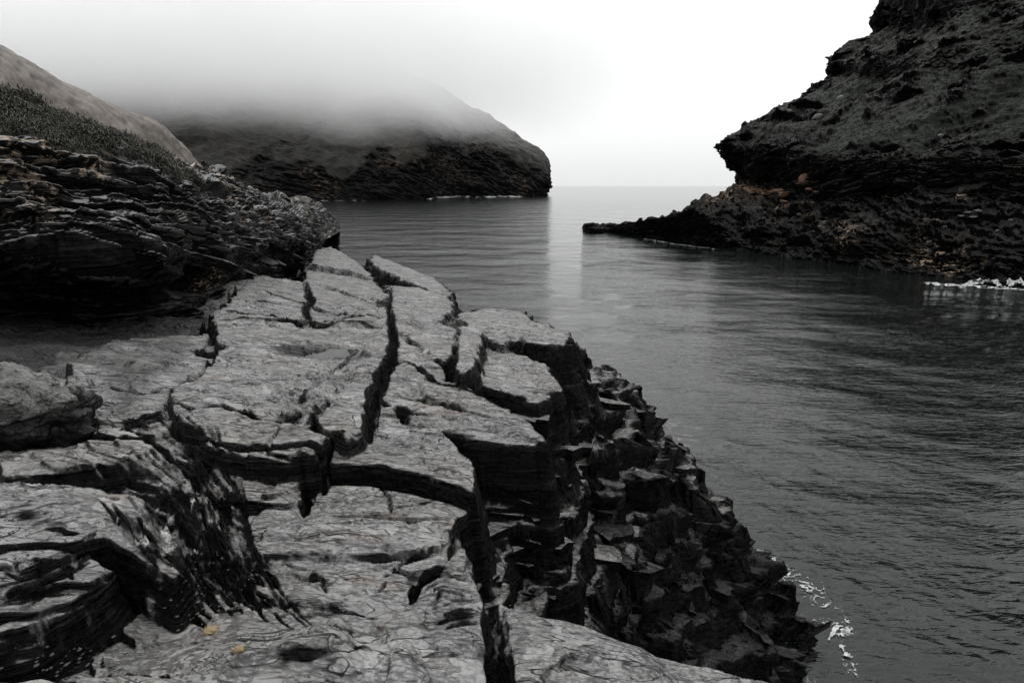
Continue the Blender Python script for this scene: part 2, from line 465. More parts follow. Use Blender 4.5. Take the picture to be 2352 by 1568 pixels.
# gully ridge below the platform edge
# lower platform before the eye
slab([(748,1104),(874,1122),(1000,1150),(1086,1172),(1050,1195),(1035,1225),(1060,1250),(1090,1300),(1100,1340),(1112,1400),(1110,1440),(1112,1568),(1112,1640),(700,1640),(640,1500),(700,1500),(870,1480),(880,1450),(790,1380),(700,1340),(598,1298),(570,1260),(560,1200),(600,1170),(700,1172)], -.36, slope=7, warp=.02)
slab([(505,1070),(600,1075),(690,1080),(692,1110),(680,1165),(620,1160),(560,1150),(520,1110)], -.30, warp=.02)
slab([(521,1315),(598,1298),(700,1325),(745,1345),(783,1403),(776,1432),(667,1425),(565,1379)], -.31, slope=5, warp=.02)
slab([(560,1400),(640,1425),(780,1432),(800,1400),(862,1425),(872,1462),(830,1478),(700,1480),(640,1500),(590,1450)], -.33, slope=8, warp=.025)
slab([(978,1318),(1040,1300),(1098,1308),(1114,1360),(1116,1396),(1105,1428),(1118,1484),(1060,1490),(1010,1500),(985,1450),(955,1395)], -.30, slope=5, warp=.02)
slab([(885,1462),(940,1462),(960,1500),(985,1560),(985,1640),(880,1640),(895,1530)], -.30, warp=.02)
slab([(640,1510),(760,1490),(870,1492),(890,1530),(880,1640),(640,1640)], -.42, warp=.02)
slab([(1151,1382,-2.25),(1263,1428,-2.35),(1422,1477,-2.5),(1580,1516,-2.6),(1760,1570,-2.65),(1860,1640,-2.65),(1193,1640,-2.0),(1168,1438,-2.1)], slope=7, warp=.03)
# left foreground
slab([(330,1015),(420,1000),(470,1035),(560,1075),(540,1120),(500,1130),(470,1100),(400,1060)], -.26, warp=.02)
slab([(0,1050),(180,1010),(330,1020),(420,1075),(500,1150),(520,1230),(470,1180),(400,1120),(300,1080),(200,1085),(0,1092)], -.20, slope=3, warp=.02)
slab([(-250,1110),(0,1100),(120,1098),(229,1107),(300,1130),(352,1171),(412,1241),(425,1300),(391,1324),(338,1278),(246,1236),(148,1250),(0,1264),(-250,1290)], .00, slope=6, warp=.02)
slab([(-250,1300),(0,1269),(120,1262),(170,1268),(215,1292),(264,1322),(229,1354),(150,1395),(70,1431),(-30,1450),(-250,1500)], -.08, slope=6, warp=.015)
slab([(-250,1640),(-100,1560),(60,1560),(300,1548),(560,1552),(600,1640)], -.30, warp=.02)

# thin sheets still lying on the broader slabs
for pts_, dz_ in [([(560,1038),(640,1048),(720,1050),(745,1010),(705,968),(620,985),(572,1005)], .05),
                  ([(600,1208),(760,1215),(900,1222),(1010,1258),(905,1285),(720,1276),(600,1262)], -.315),
                  ([(900,1292),(1000,1272),(1040,1240),(1072,1280),(1062,1330),(975,1322)], -.30),
                  ([(-40,1152),(120,1130),(230,1150),(262,1200),(150,1222),(-40,1218)], .045),
                  ([(-40,1292),(100,1282),(190,1310),(150,1348),(60,1372),(-40,1362)], -.04),
                  ([(960,900),(1060,915),(1150,945),(1182,975),(1080,957),(980,932)], -.005),
                  ([(862,1000),(960,1010),(1030,1043),(1055,1082),(960,1062),(860,1030)], -.125),
                  ([(522,792),(640,776),(750,792),(715,860),(600,888),(520,868)], .045),
                  ([(430,905),(520,900),(600,925),(650,965),(560,960),(450,940)], .04),
                  ([(620,1110),(680,1105),(686,1140),(640,1155),(590,1140)], -.25),
                  ([(1200,1440),(1320,1470),(1480,1510),(1600,1560),(1480,1580),(1300,1540)], -1.0)]:
    if dz_ > -.9: slab(pts_, dz_, slope=4, warp=.03)
floor_pts = []
for X, Y, dz in [(-14,6,-.3),(-9,8,-.5),(-5,5,-.38),(-3,3,-.5),(-2,2,-.62),(-1,1.2,-.6),(-.3,2,-.55),(-2.2,5,-.4),(-4,9,-.45),(-1.8,8,-.5),(-7,14,-.4),(-4,14,-.4),(-10,22,-.5),(-6,20,-.5),(-14,34,-.6),(-11,30,-.5),(-22,40,-.6),(-3,18,-1.2),(-.6,5,-.8),(-1.3,3.2,-.6),(-4,1.2,-.5),(-20,20,0),(-.9,10,-1.0)]:
    floor_pts.append((X, Y, B(X, Y) + dz * .66))
floor_pts += [(.5,4.2,-4.9),(.4,6,-6.0),(.6,8,-7.2),(1.2,9.5,-8.4),(2.3,11,-10.0),(4,11,-10.4),(6,10.5,-11.4),(3.2,8,-10.4),(5,6,-11.6),(2,5,-9),(1.4,3,-7.5),(2,1.5,-8.5),(.9,1.3,-4.0),(8,9.5,-12.2),(10,14,-12.8),(6.5,14.5,-12.2),(4.3,17,-12.4),(1,22,-12.5),(-3,30,-12.8),(-7,40,-12.8),(-12,52,-13),(-8,48,-13),(3,12.5,-8.4),(1.2,12.3,-6.4),(2.3,13.6,-7.2),(4,12.2,-9.6),(.3,11,-5.4),(12,4,-13),(8,2,-13),(5,22,-13),(0,14.5,-4.6),(2,16.5,-9.5),(-1.5,20,-7),(-18,60,-13)]
FP = np.array(floor_pts, float)
def floor_fn(x, y):
    def phi(r2): return .5 * r2 * np.log(r2 + 1e-9)
    K = phi((FP[:, None, 0] - FP[None, :, 0]) ** 2 + (FP[:, None, 1] - FP[None, :, 1]) ** 2)
    K += np.eye(len(FP)) * .6
    A = np.c_[np.ones(len(FP)), FP[:, :2]]
    M = np.block([[K, A], [A.T, np.zeros((3, 3))]])
    w = np.linalg.solve(M, np.r_[FP[:, 2], 0, 0, 0])
    out = w[-3] + w[-2] * x + w[-1] * y
    for i in range(len(FP)):
        out = out + w[i] * phi((x - FP[i, 0]) ** 2 + (y - FP[i, 1]) ** 2)
    return out

# ridges of upturned beds that run down to the sea: steep on the near side, shelving on the far side
RIDGES = []
def ridge(pts, near=2.6, far=.55):
    P = np.array([at_z(*q) for q in pts]); RIDGES.append((P, near, far))
ridge([(1262,1020,-3.6),(1280,1050,-4.2),(1300,1100,-5.0),(1420,1290,-7.2),(1530,1480,-9.6)])
ridge([(1190,800,-3.3),(1300,880,-3.9),(1440,975,-5.2),(1500,1090,-6.3),(1600,1260,-8.2),(1700,1440,-9.9),(1750,1550,-10.9)])
ridge([(1085,1170,-2.6),(1150,1215,-3.4),(1240,1285,-4.7),(1351,1400,-6.4),(1440,1500,-8.0)], 2.2, .5)
ridge([(1250,745,-3.9),(1303,770,-4.1),(1450,900,-5.4),(1530,990,-6.3),(1600,1075,-7.2),(1655,1170,-8.3),(1715,1260,-9.2),(1790,1350,-10.0),(1870,1460,-10.7)], 2.4, 1.4)
# cracks: (points, width, depth, dz of the surface they are seen on)
CR = []
def crack(pts, w, d, dz=0.0):
    dz *= .62
    P = np.array([on_B(a, b, dz) for a, b in pts])[:, :2]
    CR.append((P, w, d))
def family(A, Bc, n, w, d, dz=0.0, jit=.12, seed=1):
    rs = random.Random(seed)
    a = resample([on_B(*q, dz)[:2] for q in A], 14); b = resample([on_B(*q, dz)[:2] for q in Bc], 14)
    for i in range(n):
        t = (i + rs.uniform(-jit, jit) * 2) / max(1, n - 1)
        s0 = rs.randint(0, 4); s1 = 14 - rs.randint(0, 4)
        CR.append(((a * (1 - t) + b * t)[s0:s1], w * rs.uniform(.5, 1.6), d * rs.uniform(.4, 1.3)))
crack([(415,1010),(470,1035),(540,1058),(640,1072),(735,1078),(860,1085),(970,1112),(1100,1150)], .05, .22, -.2)
crack([(468,783),(480,795),(494,806)], .17, .3)
crack([(768,1012),(742,1045),(735,1075)], .02, .2)
crack([(692,1105),(700,1135),(690,1172)], .008, .08, -.3)
crack([(900,660),(893,720),(905,780),(888,850),(862,905),(845,960),(838,1005)], .06, .3)
crack([(480,745),(560,742),(700,752),(880,768)], .06, .25)
crack([(500,712),(600,722),(660,738),(700,750)], .07, .25, .1)
crack([(600,668),(700,700),(790,728),(880,750)], .06, .22, .1)
crack([(700,650),(760,660),(880,700)], .05, .2, .2)
crack([(640,640),(700,650),(715,690),(700,720),(720,745)], .07, .25, .1)
crack([(720,690),(800,705),(870,730)], .04, .12, .15)
crack([(730,740),(800,735),(880,742)], .04, .15, .1)
crack([(400,925),(450,940),(520,942),(590,968),(640,972),(700,958)], .022, .12)
crack([(395,895),(440,900),(500,905),(560,915),(600,935)], .01, .05)
crack([(500,800),(480,830),(450,860),(420,880),(395,895)], .05, .2)
crack([(150,880),(250,890),(330,905),(400,895)], .03, .1, -.15)
crack([(0,1266),(100,1262),(180,1262),(240,1262),(300,1290)], .02, .2, -.02)
crack([(700,955),(720,958),(726,985),(745,1000),(790,1018),(838,1008)], .02, .12)
crack([(560,915),(575,960)], .006, .03); crack([(640,985),(620,1020),(610,1050)], .006, .03)
crack([(505,985),(500,1010),(515,1020)], .006, .03)
crack([(930,830),(1000,872),(1040,890),(1100,905),(1170,935)], .05, .2, -.05)
crack([(900,905),(960,925),(1060,950),(1160,975)], .03, .1, -.08)
crack([(874,1122),(895,1150),(900,1190)], .006, .04, -.36)
crack([(760,1180),(900,1200),(1030,1204)], .008, .05, -.36)
crack([(905,1180),(950,1172),(1000,1160)], .010, .05, -.36)
crack([(600,1265),(700,1275),(860,1285),(1000,1280)], .008, .03, -.36)
crack([(950,1395),(965,1350),(990,1325),(1020,1312)], .03, .12, -.36)
crack([(1030,1215),(1040,1260),(1028,1300)], .012, .06, -.36)
crack([(885,1330),(905,1310),(930,1295)], .006, .03, -.36)
crack([(880,1370),(890,1340)], .006, .03, -.36)

crack([(1090,1300),(1110,1350),(1125,1410)], .02, .2, -.4)

crack([(0,1150),(60,1142),(130,1150)], .004, .02); crack([(180,1350),(160,1330),(190,1290),(200,1275)], .005, .03, -.08)
crack([(20,1340),(60,1356),(95,1340),(100,1318)], .005, .025, -.08)
crack([(0,1330),(40,1334),(50,1312)], .005, .025, -.08); crack([(80,1395),(110,1370),(170,1365)], .004, .02, -.08)
rs_ = random.Random(77)
for _ in range(110):                                   # short natural joints and lifted flakes along the strike
    px, py = rs_.uniform(-60, 1100), 780 + 790 * rs_.random() ** .8
    L = rs_.uniform(12, 70) * (.5 + (py - 700) / 700); sl_ = rs_.gauss(.10, .16)
    pts_ = [(px + L * t, py + L * t * sl_ + rs_.gauss(0, 2.5)) for t in (0, .2, .4, .6, .8, 1)]
    crack(pts_, .003, rs_.uniform(.006, .03), -.2)
# folded, close-packed strata
family([(250,1060),(380,1115),(450,1180),(470,1260),(500,1340),(570,1440),(660,1568)], [(470,1060),(530,1130),(560,1200),(570,1270),(600,1330),(640,1420),(740,1568)], 20, .009, .05, -.45, seed=3)
family([(100,1080),(200,1110),(320,1140),(400,1200),(440,1290)], [(330,1020),(420,1060),(480,1110),(520,1180),(540,1260)], 14, .006, .03, -.2, seed=5)
family([(260,1340),(320,1420),(400,1500),(450,1600)], [(480,1290),(520,1380),(570,1450),(640,1568)], 15, .010, .05, -.55, seed=7)
family([(0,1440),(80,1428),(180,1385),(260,1335)], [(0,1520),(100,1500),(200,1440),(270,1370)], 9, .008, .05, -.3, seed=8)
family([(560,960),(640,945),(740,880),(830,790)], [(700,985),(750,930),(810,870),(862,790)], 12, .009, .04, .05, seed=9)
family([(640,880),(720,850),(790,810),(850,770)], [(620,940),(700,900),(780,840),(850,785)], 5, .010, .03, .05, seed=10)
family([(565,1290),(600,1345),(680,1380),(760,1390),(782,1370)], [(640,1300),(680,1330),(720,1345),(745,1350),(755,1345)], 9, .006, .02, -.31, seed=11)
family([(560,1380),(640,1425),(700,1432),(780,1440),(860,1450)], [(560,1410),(640,1450),(700,1468),(790,1470),(870,1480)], 5, .010, .06, -.33, seed=12)
family([(965,1370),(1000,1340),(1050,1345),(1112,1370)], [(1000,1440),(1020,1400),(1060,1410),(1105,1430)], 5, .005, .03, -.3, seed=13)
family([(990,1450),(1050,1440),(1110,1440)], [(1010,1500),(1060,1480),(1115,1475)], 4, .008, .04, -.3, seed=14)
family([(400,990),(330,990),(290,1000)], [(415,950),(330,965),(250,975)], 5, .02, .08, -.1, seed=15)
family([(960,870),(1020,895),(1080,915)], [(900,900),(980,920),(1080,940)], 6, .012, .04, -.05, seed=16)

def terrace(u, h, w, x, y, f, amp, seed, rag=.22):
    uu = u / h + amp * n2(x * f, y * f, seed) + .5 * amp * n2(x * f * 2.7, y * f * 2.7, seed + 1) + rag * amp * n2(x * f * 7.7, y * f * 7.7, seed + 2)
    k = np.floor(uu); fr = uu - k
    g = np.clip((fr - .5) / w + .5, 0, 1)
    return (k + g - (uu - u / h)) * h, g * (1 - g) * 4

def shape_of(x, y, level):
    """height of the ledge at (x, y); level 0: slabs and floor only"""
    wx = fbm2(x * 1.3, y * 1.3, 2, 11); wy = fbm2(x * 1.3, y * 1.3, 2, 31)
    wx2 = fbm2(x * 9, y * 9, 3, 51); wy2 = fbm2(x * 9, y * 9, 3, 71)
    z = floor_fn(x, y)
    lo = np.clip((B(x, y) - z) / 4, 0, 1)
    z = z + fbm2(x * .7, y * .7, 5, 101) * (.10 + .6 * lo) + (.02 + .06 * lo) * fbm2(x * 2, y * 2, 3, 105)
    reg = np.full(x.shape, -1, dtype=np.int32)
    deepf = sstep(6, 14, y)
    nearf = .002 + .010 * sstep(9, 4, y)
    for k, s in enumerate(SLABS):
        pl = s['poly']; mg = 4.5
        m = (x > pl[:, 0].min() - mg) & (x < pl[:, 0].max() + mg) & (y > pl[:, 1].min() - mg) & (y < pl[:, 1].max() + mg)
        idx = np.nonzero(m)[0]
        if not len(idx): continue
        xs = x[idx]; ys = y[idx]; wp = s['warp']
        sd = poly_sd(xs + wp * wx[idx] + nearf[idx] * wx2[idx], ys + wp * wy[idx] + nearf[idx] * wy2[idx], pl)
        out = sstep(-.01, .05, sd)
        for hh, am in ((.34, .16),):      # each bed of the broken face breaks along its own line
            kk = np.floor(np.maximum(sd, 0) * s['slope'] / hh)
            sd = sd + out * am * (.4 + 1.2 * deepf[idx]) * (n2(xs * 1.9 + kk * 7.3, ys * 1.9 - kk * 3.1, 611) + .5 * n2(xs * 4 + kk * 1.3, ys * 4 + kk * 9.1, 613)) * sstep(3, 8, ys)
        sd = np.where((out > 0), np.maximum(sd, -.004), sd)
        zp = s['co'][0] * xs + s['co'][1] * ys + s['co'][2]
        # a little roll-off at the rim of every slab, then the broken face
        zk = zp - .022 * np.exp(np.minimum(sd, 0) / .022) - s['slope'] * np.maximum(sd, 0)
        up = zk > z[idx]
        z[idx] = np.where(up, zk, z[idx])
        reg[idx] = np.where(up, np.where((sd < 0) & s['part'], k, -1), reg[idx])
    for P, sn_, sf_ in RIDGES:
        m = (x > P[:, 0].min() - 4) & (x < P[:, 0].max() + 4) & (y > P[:, 1].min() - 4) & (y < P[:, 1].max() + 4)
        idx = np.nonzero(m)[0]
        xs = x[idx] + .18 * wx[idx] + .10 * n2(x[idx] * 2.6, y[idx] * 2.6, 951); ys = y[idx] + .18 * wy[idx] + .10 * n2(x[idx] * 2.6, y[idx] * 2.6, 953)
        best = np.full(len(idx), 1e9); zc = np.zeros(len(idx)); sd = np.zeros(len(idx))
        for i in range(len(P) - 1):
            ax, ay, az = P[i]; bx, by, bz = P[i + 1]
            ex, ey = bx - ax, by - ay; L2 = ex * ex + ey * ey
            t = np.clip(((xs - ax) * ex + (ys - ay) * ey) / L2, 0, 1)
            dx_, dy_ = xs - ax - t * ex, ys - ay - t * ey
            q = np.hypot(dx_, dy_); mm = q < best
            best = np.where(mm, q, best); zc = np.where(mm, az + t * (bz - az), zc)
            sd = np.where(mm, dx_ * .35 - dy_, sd)          # positive: towards the eye
        side = sstep(-.25, .25, sd / (best + .05))
        zr = zc - best * (sf_ + (sn_ - sf_) * side)
        zr = zr + .10 * n2(xs * 1.3, ys * 1.3, 955)
        up = zr > z[idx]
        z[idx] = np.where(up, zr, z[idx]); reg[idx] = np.where(up, -1, reg[idx])
    if level == 0: return z
    # the tide pool's hollow
    pc = on_B(738, 812)
    pd = np.hypot((x - pc[0]) / 1.25, (y - pc[1])) + .08 * wx2
    z -= .12 * np.exp(-(pd / .33) ** 4)
    # gentle undulation of the cleavage faces
    z += .030 * (1 - 2.4 * np.abs(fbm2(x * .8 + .8 * y, y * 1.6 - .3 * x, 3, 207))) * sstep(16, 6, y)
    z += .040 * fbm2(x * .9, y * .9, 3, 201) + .010 * fbm2(x * 2.4, y * 4.2, 3, 205)
    # bedding steps at four thicknesses
    bed = B(x, y) + .10 * fbm2(x * .28, y * .28, 3, 301)
    u = z - bed
    deep = sstep(.4, 1.6, -(z - B(x, y)))
    t1, e1 = terrace(u, .70, .22, x, y, .5, .6, 401, 0)
    u = u + (t1 - u) * deep
    t2, e2 = terrace(u, .20, .20, x, y, 1.1, .6, 411, .05)
    u = u + (t2 - u) * (.25 + .65 * deep)
    t3, e3 = terrace(u, .045, .22, x * .5, y * 1.1, 1.7, .9, 421)
    nearw = sstep(40, 14, y)
    patch = sstep(-.05, .3, fbm2(x * .9, y * .9, 3, 441))
    u = u + (t3 - u) * .9 * nearw * np.maximum(patch, deep)
    t4, e4 = terrace(u, .010, .22, x * .5, y * 1.2, 2.6, 1.0, 431)
    u = u + 0 * (t4 - u) * .9 * sstep(10, 5, y) * sstep(-.1, .3, fbm2(x * 1.1 + 9, y * 1.1, 3, 447))
    z = u + bed
    for P, w, d in CR:
        mg = w * 3 + .1
        idx = np.nonzero((x > P[:, 0].min() - mg) & (x < P[:, 0].max() + mg) & (y > P[:, 1].min() - mg) & (y < P[:, 1].max() + mg))[0]
        if not len(idx): continue
        dd, tt = line_d(x[idx] + (.004 + .15 * w) * wx2[idx] + .03 * wx[idx], y[idx] + (.004 + .15 * w) * wy2[idx] + .03 * wy[idx], P)
        w = max(w, .0042 * np.median(y[idx]))
        ww = w * (.12 + 1.0 * np.sin(np.pi * np.clip(tt, .0, 1.0)) ** .7) * (1 + .35 * wx2[idx])
        z[idx] -= d * np.clip(1.15 - (dd / np.maximum(ww, .002)), 0, 1) ** .7
    z += .002 * fbm2(x * 10, y * 18, 3, 501) * sstep(12, 5, y)
    z += .015 * fbm2(x * 4, y * 5, 3, 511) * deep
    return z, reg, wx2, deep, e3, e4, bed, nearw, pc

def build_ledge():
    a = np.linspace(-1.28, .80, 330)
    Y = np.exp(np.linspace(math.log(1.12), math.log(62), 900))
    Xc = Y[:, None] * a[None, :]; Yc = np.repeat(Y[:, None], 330, 1)
    Zc = shape_of(Xc.ravel(), Yc.ravel(), 0).reshape(Xc.shape)
    # more rows where the profile is steep, so that the broken faces have their own vertices
    py = (Yc * SP + Zc * CP) / (Yc * CP - Zc * SP)
    dp = np.diff(py, axis=0)
    d = np.where(dp > 0, dp, -.12 * dp) + .35 * np.diff(np.log(Y))[:, None] * .6
    d = np.minimum(d, .02)
    for r, ax in ((14, 1), (14, 1), (14, 1), (5, 0)):
        ker = np.ones(2 * r + 1) / (2 * r + 1)
        d = np.apply_along_axis(lambda q: np.convolve(np.pad(q, r, 'edge'), ker, 'valid'), ax, d)
    cum = np.concatenate([np.zeros((1, 330)), np.cumsum(d, 0)], 0); cum /= cum[-1:]
    na, nr = 820, 1060
    af = np.linspace(-1.28, .80, na)
    t = np.linspace(0, 1, nr)
    Yr = np.stack([np.interp(t, cum[:, k], Y) for k in range(330)], 1)
    fi = (af + 1.28) / (2.08) * 329; i0 = np.minimum(fi.astype(int), 328); fr = fi - i0
    Yg = Yr[:, i0] * (1 - fr) + Yr[:, i0 + 1] * fr
    X = Yg * af[None, :]
    x = X.ravel(); y = Yg.ravel()
    z, reg, wx2, deep, e3, e4, bed, nearw, pc = shape_of(x, y, 1)
    Z = z.reshape(nr, na)
    G = np.stack([X, Yg, Z], -1)
    def smooth(M, r):
        k = np.ones(2 * r + 1) / (2 * r + 1)
        for ax in (0, 1):
            M = np.apply_along_axis(lambda q: np.convolve(np.pad(q, r, 'edge'), k, 'valid'), ax, M)
        return M
    nrm = grid_normals(G)
    nrm = nrm * np.sign(nrm[..., 2:3] + 1e-9)
    nb = np.array([-BX, -BY, 1.0]); nb /= np.linalg.norm(nb)
    ca = np.clip((nrm * nb).sum(-1), .03, 1).ravel()
    sl = np.sqrt(1 - ca ** 2) / ca
    sn = np.stack([smooth(nrm[..., k], 3) for k in range(3)], -1)
    sn /= np.linalg.norm(sn, axis=2, keepdims=True)
    edge = sstep(.8, 2.0, sl)  # steep faces marked for the painted shade
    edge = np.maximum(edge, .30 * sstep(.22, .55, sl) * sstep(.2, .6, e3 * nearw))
    # broken faces: each bed juts or retreats a little
    ss = smooth(np.clip(sl, 0, 3).reshape(nr, na), 2).ravel()
    drop = B(x, y) - z
    mask = sstep(.8, 2.0, ss) * np.clip(.10 + .9 * sstep(.2, 1.4, drop), 0, 1)
    P = G.reshape(-1, 3)
    far = np.clip(y / 8, .5, 1.6)
    def boxs(M, r):
        for ax in (0, 1):
            cs_ = np.cumsum(np.insert(np.pad(M, [(r + (ax == 0) * 0, r) if q == ax else (0, 0) for q in (0, 1)], 'edge'), 0, 0, ax), ax)
            n_ = M.shape[ax]
            M = (np.take(cs_, range(2 * r + 1, 2 * r + 1 + n_), ax) - np.take(cs_, range(0, n_), ax)) / (2 * r + 1)
        return M
    hx = boxs(boxs(nrm[..., 0], 14), 14).ravel(); hy = boxs(boxs(nrm[..., 1], 14), 14).ravel()
    hl = np.hypot(hx, hy) + 1e-6
    hd = np.stack([hx / hl, hy / hl, 0 * hx], 1)
    w8 = sstep(.3, 1.0, drop)[:, None]
    dirn = sn.reshape(-1, 3) * (1 - w8) + hd * w8
    P = strata(P, dirn * far[:, None], nb, [(.42, .28, 3.4), (.16, .15, 2.0), (.06, .07, 1.0)], 640, mask, .12, .5)
    P[:, 2] += .02 * fbm3(P, 2.5, 3, 650) * sstep(.5, 2, drop)
    nz2 = grid_normals(P.reshape(nr, na, 3)); ca2 = np.clip(np.abs((nz2 * nb).sum(-1)), .03, 1).ravel()
    edge = np.where(drop > .5, sstep(.7, 1.8, np.sqrt(1 - ca2 ** 2) / ca2), edge)
    edge = smooth(smooth(edge.reshape(nr, na), 1), 1).ravel()
    co = P + np.array([0, 0, CZ])
    A = extra(len(x))
    A['edge'] = np.clip(edge, 0, 1)  # painted shade of the steep faces
    A['wet'] = np.clip(sstep(-3.8, -8.5, z) * .80 + .34 * sstep(.35, .9, deep) * sstep(.2, .9, B(x, y) - z), 0, .9)  # darker towards the sea and with depth below the bedding
    A['wet'] *= np.where((reg >= 0) & (z > -9), .40, 1.0)
    gul = poly_sd(x, y, np.array([on_B(*q, -.4)[:2] for q in [(440,1180),(560,1200),(600,1320),(760,1600),(420,1600),(0,1600),(0,1450),(240,1370),(280,1320),(400,1330),(450,1300)]]))
    A['wet'] = np.maximum(A['wet'], .40 * sstep(.06, -.10, gul))
    g2 = poly_sd(x, y, np.array([on_B(*q, -.15)[:2] for q in [(0,780),(200,770),(500,760),(490,830),(420,900),(380,1000),(200,1000),(150,860),(0,860)]]))
    A['wet'] = np.maximum(A['wet'], .42 * sstep(.2, -.5, g2) * 1.45)
    g3 = poly_sd(x, y, np.array([on_B(*q, -.2)[:2] for q in [(-300,700),(300,700),(520,715),(470,768),(300,775),(160,800),(120,850),(0,870),(-300,900)]]))
    A['wet'] = np.maximum(A['wet'], 1.25 * sstep(.25, -.35, g3 + .15 * fbm2(x * 2, y * 2, 3, 811)))
    A['wet'] = np.maximum(A['wet'], .75 * sstep(.62, .38, np.hypot((x - pc[0]) / 1.4, y - pc[1]) + .1 * wx2))
    for (px, py, r, dz) in [(395,1222,.055,0),(380,1252,.035,0),(415,1244,.02,0),(236,1216,.022,0),(328,1240,.04,0),(272,1200,.014,0),(386,1136,.022,-.1),(380,1124,.02,-.1),(440,1138,.02,-.1),(452,1262,.02,-.3),(335,1210,.012,0),(885,912,.022,.15)]:
        c = on_B(px, py, dz)
        dd = np.hypot(x - c[0], y - c[1]) * (1 + .35 * wx2)
        A['lichen'] = np.maximum(A['lichen'], sstep(r, r * .75, dd))
    for (px, py, rx, ry, dz) in [(280,1150,.30,.14,0),(520,1160,.10,.12,-.3),(575,1160,.08,.12,-.3),(790,1290,.30,.10,-.36),(950,1240,.34,.08,-.36),(850,1230,.25,.05,-.36),(700,1300,.20,.10,-.36),(820,1410,.10,.08,-.33),(1010,1000,.22,.10,-.17),(930,975,.25,.05,-.17),(800,1040,.22,.08,-.17),(870,1395,.25,.1,-.36),(860,900,.08,.12,.2),(900,1480,.1,.1,-.3),(1000,1560,.1,.04,-.3)]:
        c = on_B(px, py, dz)
        dd = np.hypot((x - c[0]) / rx, (y - c[1]) / ry)
        A['rust'] = np.maximum(A['rust'], sstep(1.3, .4, dd) * .55)
    A['rust'] = np.maximum(A['rust'], .5 * sstep(.45, .8, fbm2(x * .8, y * 1.6, 3, 701)))
    F = grid_faces(na, nr)
    rf = reg[F]
    same = (rf == rf[:, :1]).all(1) & (rf[:, 0] >= 0)
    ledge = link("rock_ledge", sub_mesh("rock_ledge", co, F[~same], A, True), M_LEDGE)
    tag(ledge, kind="structure")
    lab = rf[:, 0]
    for k in range(len(SLABS)):
        m = same & (lab == k)
        if m.sum() < 60: continue
        link("rock_slab", sub_mesh("rock_slab", co, F[m], A, y[F[m][0, 0]] < 9), M_LEDGE, ledge)
    lev = z[np.argmin(np.hypot(x - pc[0], y - pc[1]))]
    lev += .05
    return pc, lev, (X, Yg, Z)

POOL_C, POOL_Z, LEDGE = build_ledge()
def plates():
    """beds that jut from the broken seaward faces"""
    Xg, Yg, Z = LEDGE
    gy, gx = np.gradient(Z)
    gx = gx / np.gradient(Xg, axis=1); gyv = gy / np.gradient(Yg, axis=0) - gx * (Xg / Yg)
    dep = B(Xg, Yg) - Z
    sl = np.hypot(gx - BX, gyv - BY)
    ok = (sl > 1.3) & (dep > .35) & (Yg > 3.2) & (Yg < 34) & (Z > -11.2) & ((Z < -2.6) | (Yg > 7))
    ii, jj = np.nonzero(ok)
    rs = np.random.RandomState(4)
    sel = rs.permutation(len(ii))[:170]
    items = []
    for q in sel:
        i, j = ii[q], jj[q]
        x, y, z = Xg[i, j], Yg[i, j], Z[i, j]
        nx, ny = -gx[i, j] * .35 + .45, -gyv[i, j] * .35 - .8; L = math.hypot(nx, ny) + 1e-6; nx /= L; ny /= L
        w = .14 * math.exp(rs.uniform(0, 1.35)) * (y / 10) ** .6 * 1.15; d = w * rs.uniform(.35, .6); th = w * rs.uniform(.18, .45)
        n = rs.randint(7, 12)
        ang = np.sort(rs.uniform(0, 2 * math.pi, n) * .25 + np.linspace(0, 2 * math.pi, n, endpoint=False))
        rad = rs.uniform(.62, 1.18, n)
        lx = np.cos(ang) * rad * w; ly = np.sin(ang) * rad * d
        ins = rs.uniform(.65, 1.0) * d
        tw = rs.normal(0, .2); c, s_ = math.cos(tw), math.sin(tw)
        lx, ly = lx * c - ly * s_, lx * s_ + ly * c
        px = x - nx * ins + (-ny) * lx + nx * ly; py = y - ny * ins + nx * lx + ny * ly
        sx = BX + rs.normal(0, .07); sy = BY + rs.normal(0, .07) 
        if z < -4: sx -= .12
        top = z + sx * (px - x) + sy * (py - y) + rs.normal(0, .10, n) * th + th * .5
        lo = top - th * rs.uniform(.8, 1.2, n)
        ctr = np.array([[px.mean(), py.mean(), top.mean() + th * .08]])
        T = np.c_[px, py, top]; k = rs.uniform(.90, 1.0, n)[:, None]
        T2 = np.c_[(px - px.mean()) * k[:, 0] + px.mean(), (py - py.mean()) * k[:, 0] + py.mean(), lo]
        co = np.r_[ctr, T, T, T2]
        F = [(0, 1 + a, 1 + (a + 1) % n) for a in range(n)]
        for a in range(n):
            b = (a + 1) % n
            F += [(1 + n + a, 1 + 2 * n + a, 1 + 2 * n + b), (1 + n + a, 1 + 2 * n + b, 1 + n + b)]
        A = extra(len(co)); A['edge'][1 + n:] = 1; A['edge'][:1 + n] = .12 * rs.rand()  # plate sides blackened as if shaded
        A['wet'][:] = .62 * float(sstep(-4.6, -8.5, np.array(z))) + .42
        co = co + np.array([0, 0, CZ])
        items.append((w * d / y ** 2, co, np.array(F), A))
    items.sort(key=lambda t: -t[0])
    par = bpy.data.objects["rock_ledge"]
    for _, co, F, A in items[:120]:
        link("rock_slab", mesh_np("rock_slab", co, F, False, A), M_LEDGE, par)
    off = 0; CO = []; FF = []; AA = {k: [] for k in items[0][3]}
    for _, co, F, A in items[120:]:
        CO.append(co); FF.append(F + off); off += len(co)
        for k in AA: AA[k].append(A[k])
    o = link("rock_slabs", mesh_np("rock_slabs", np.concatenate(CO), np.concatenate(FF), False, {k: np.concatenate(v) for k, v in AA.items()}), M_LEDGE, par)
    tag(o, kind="stuff")
plates()
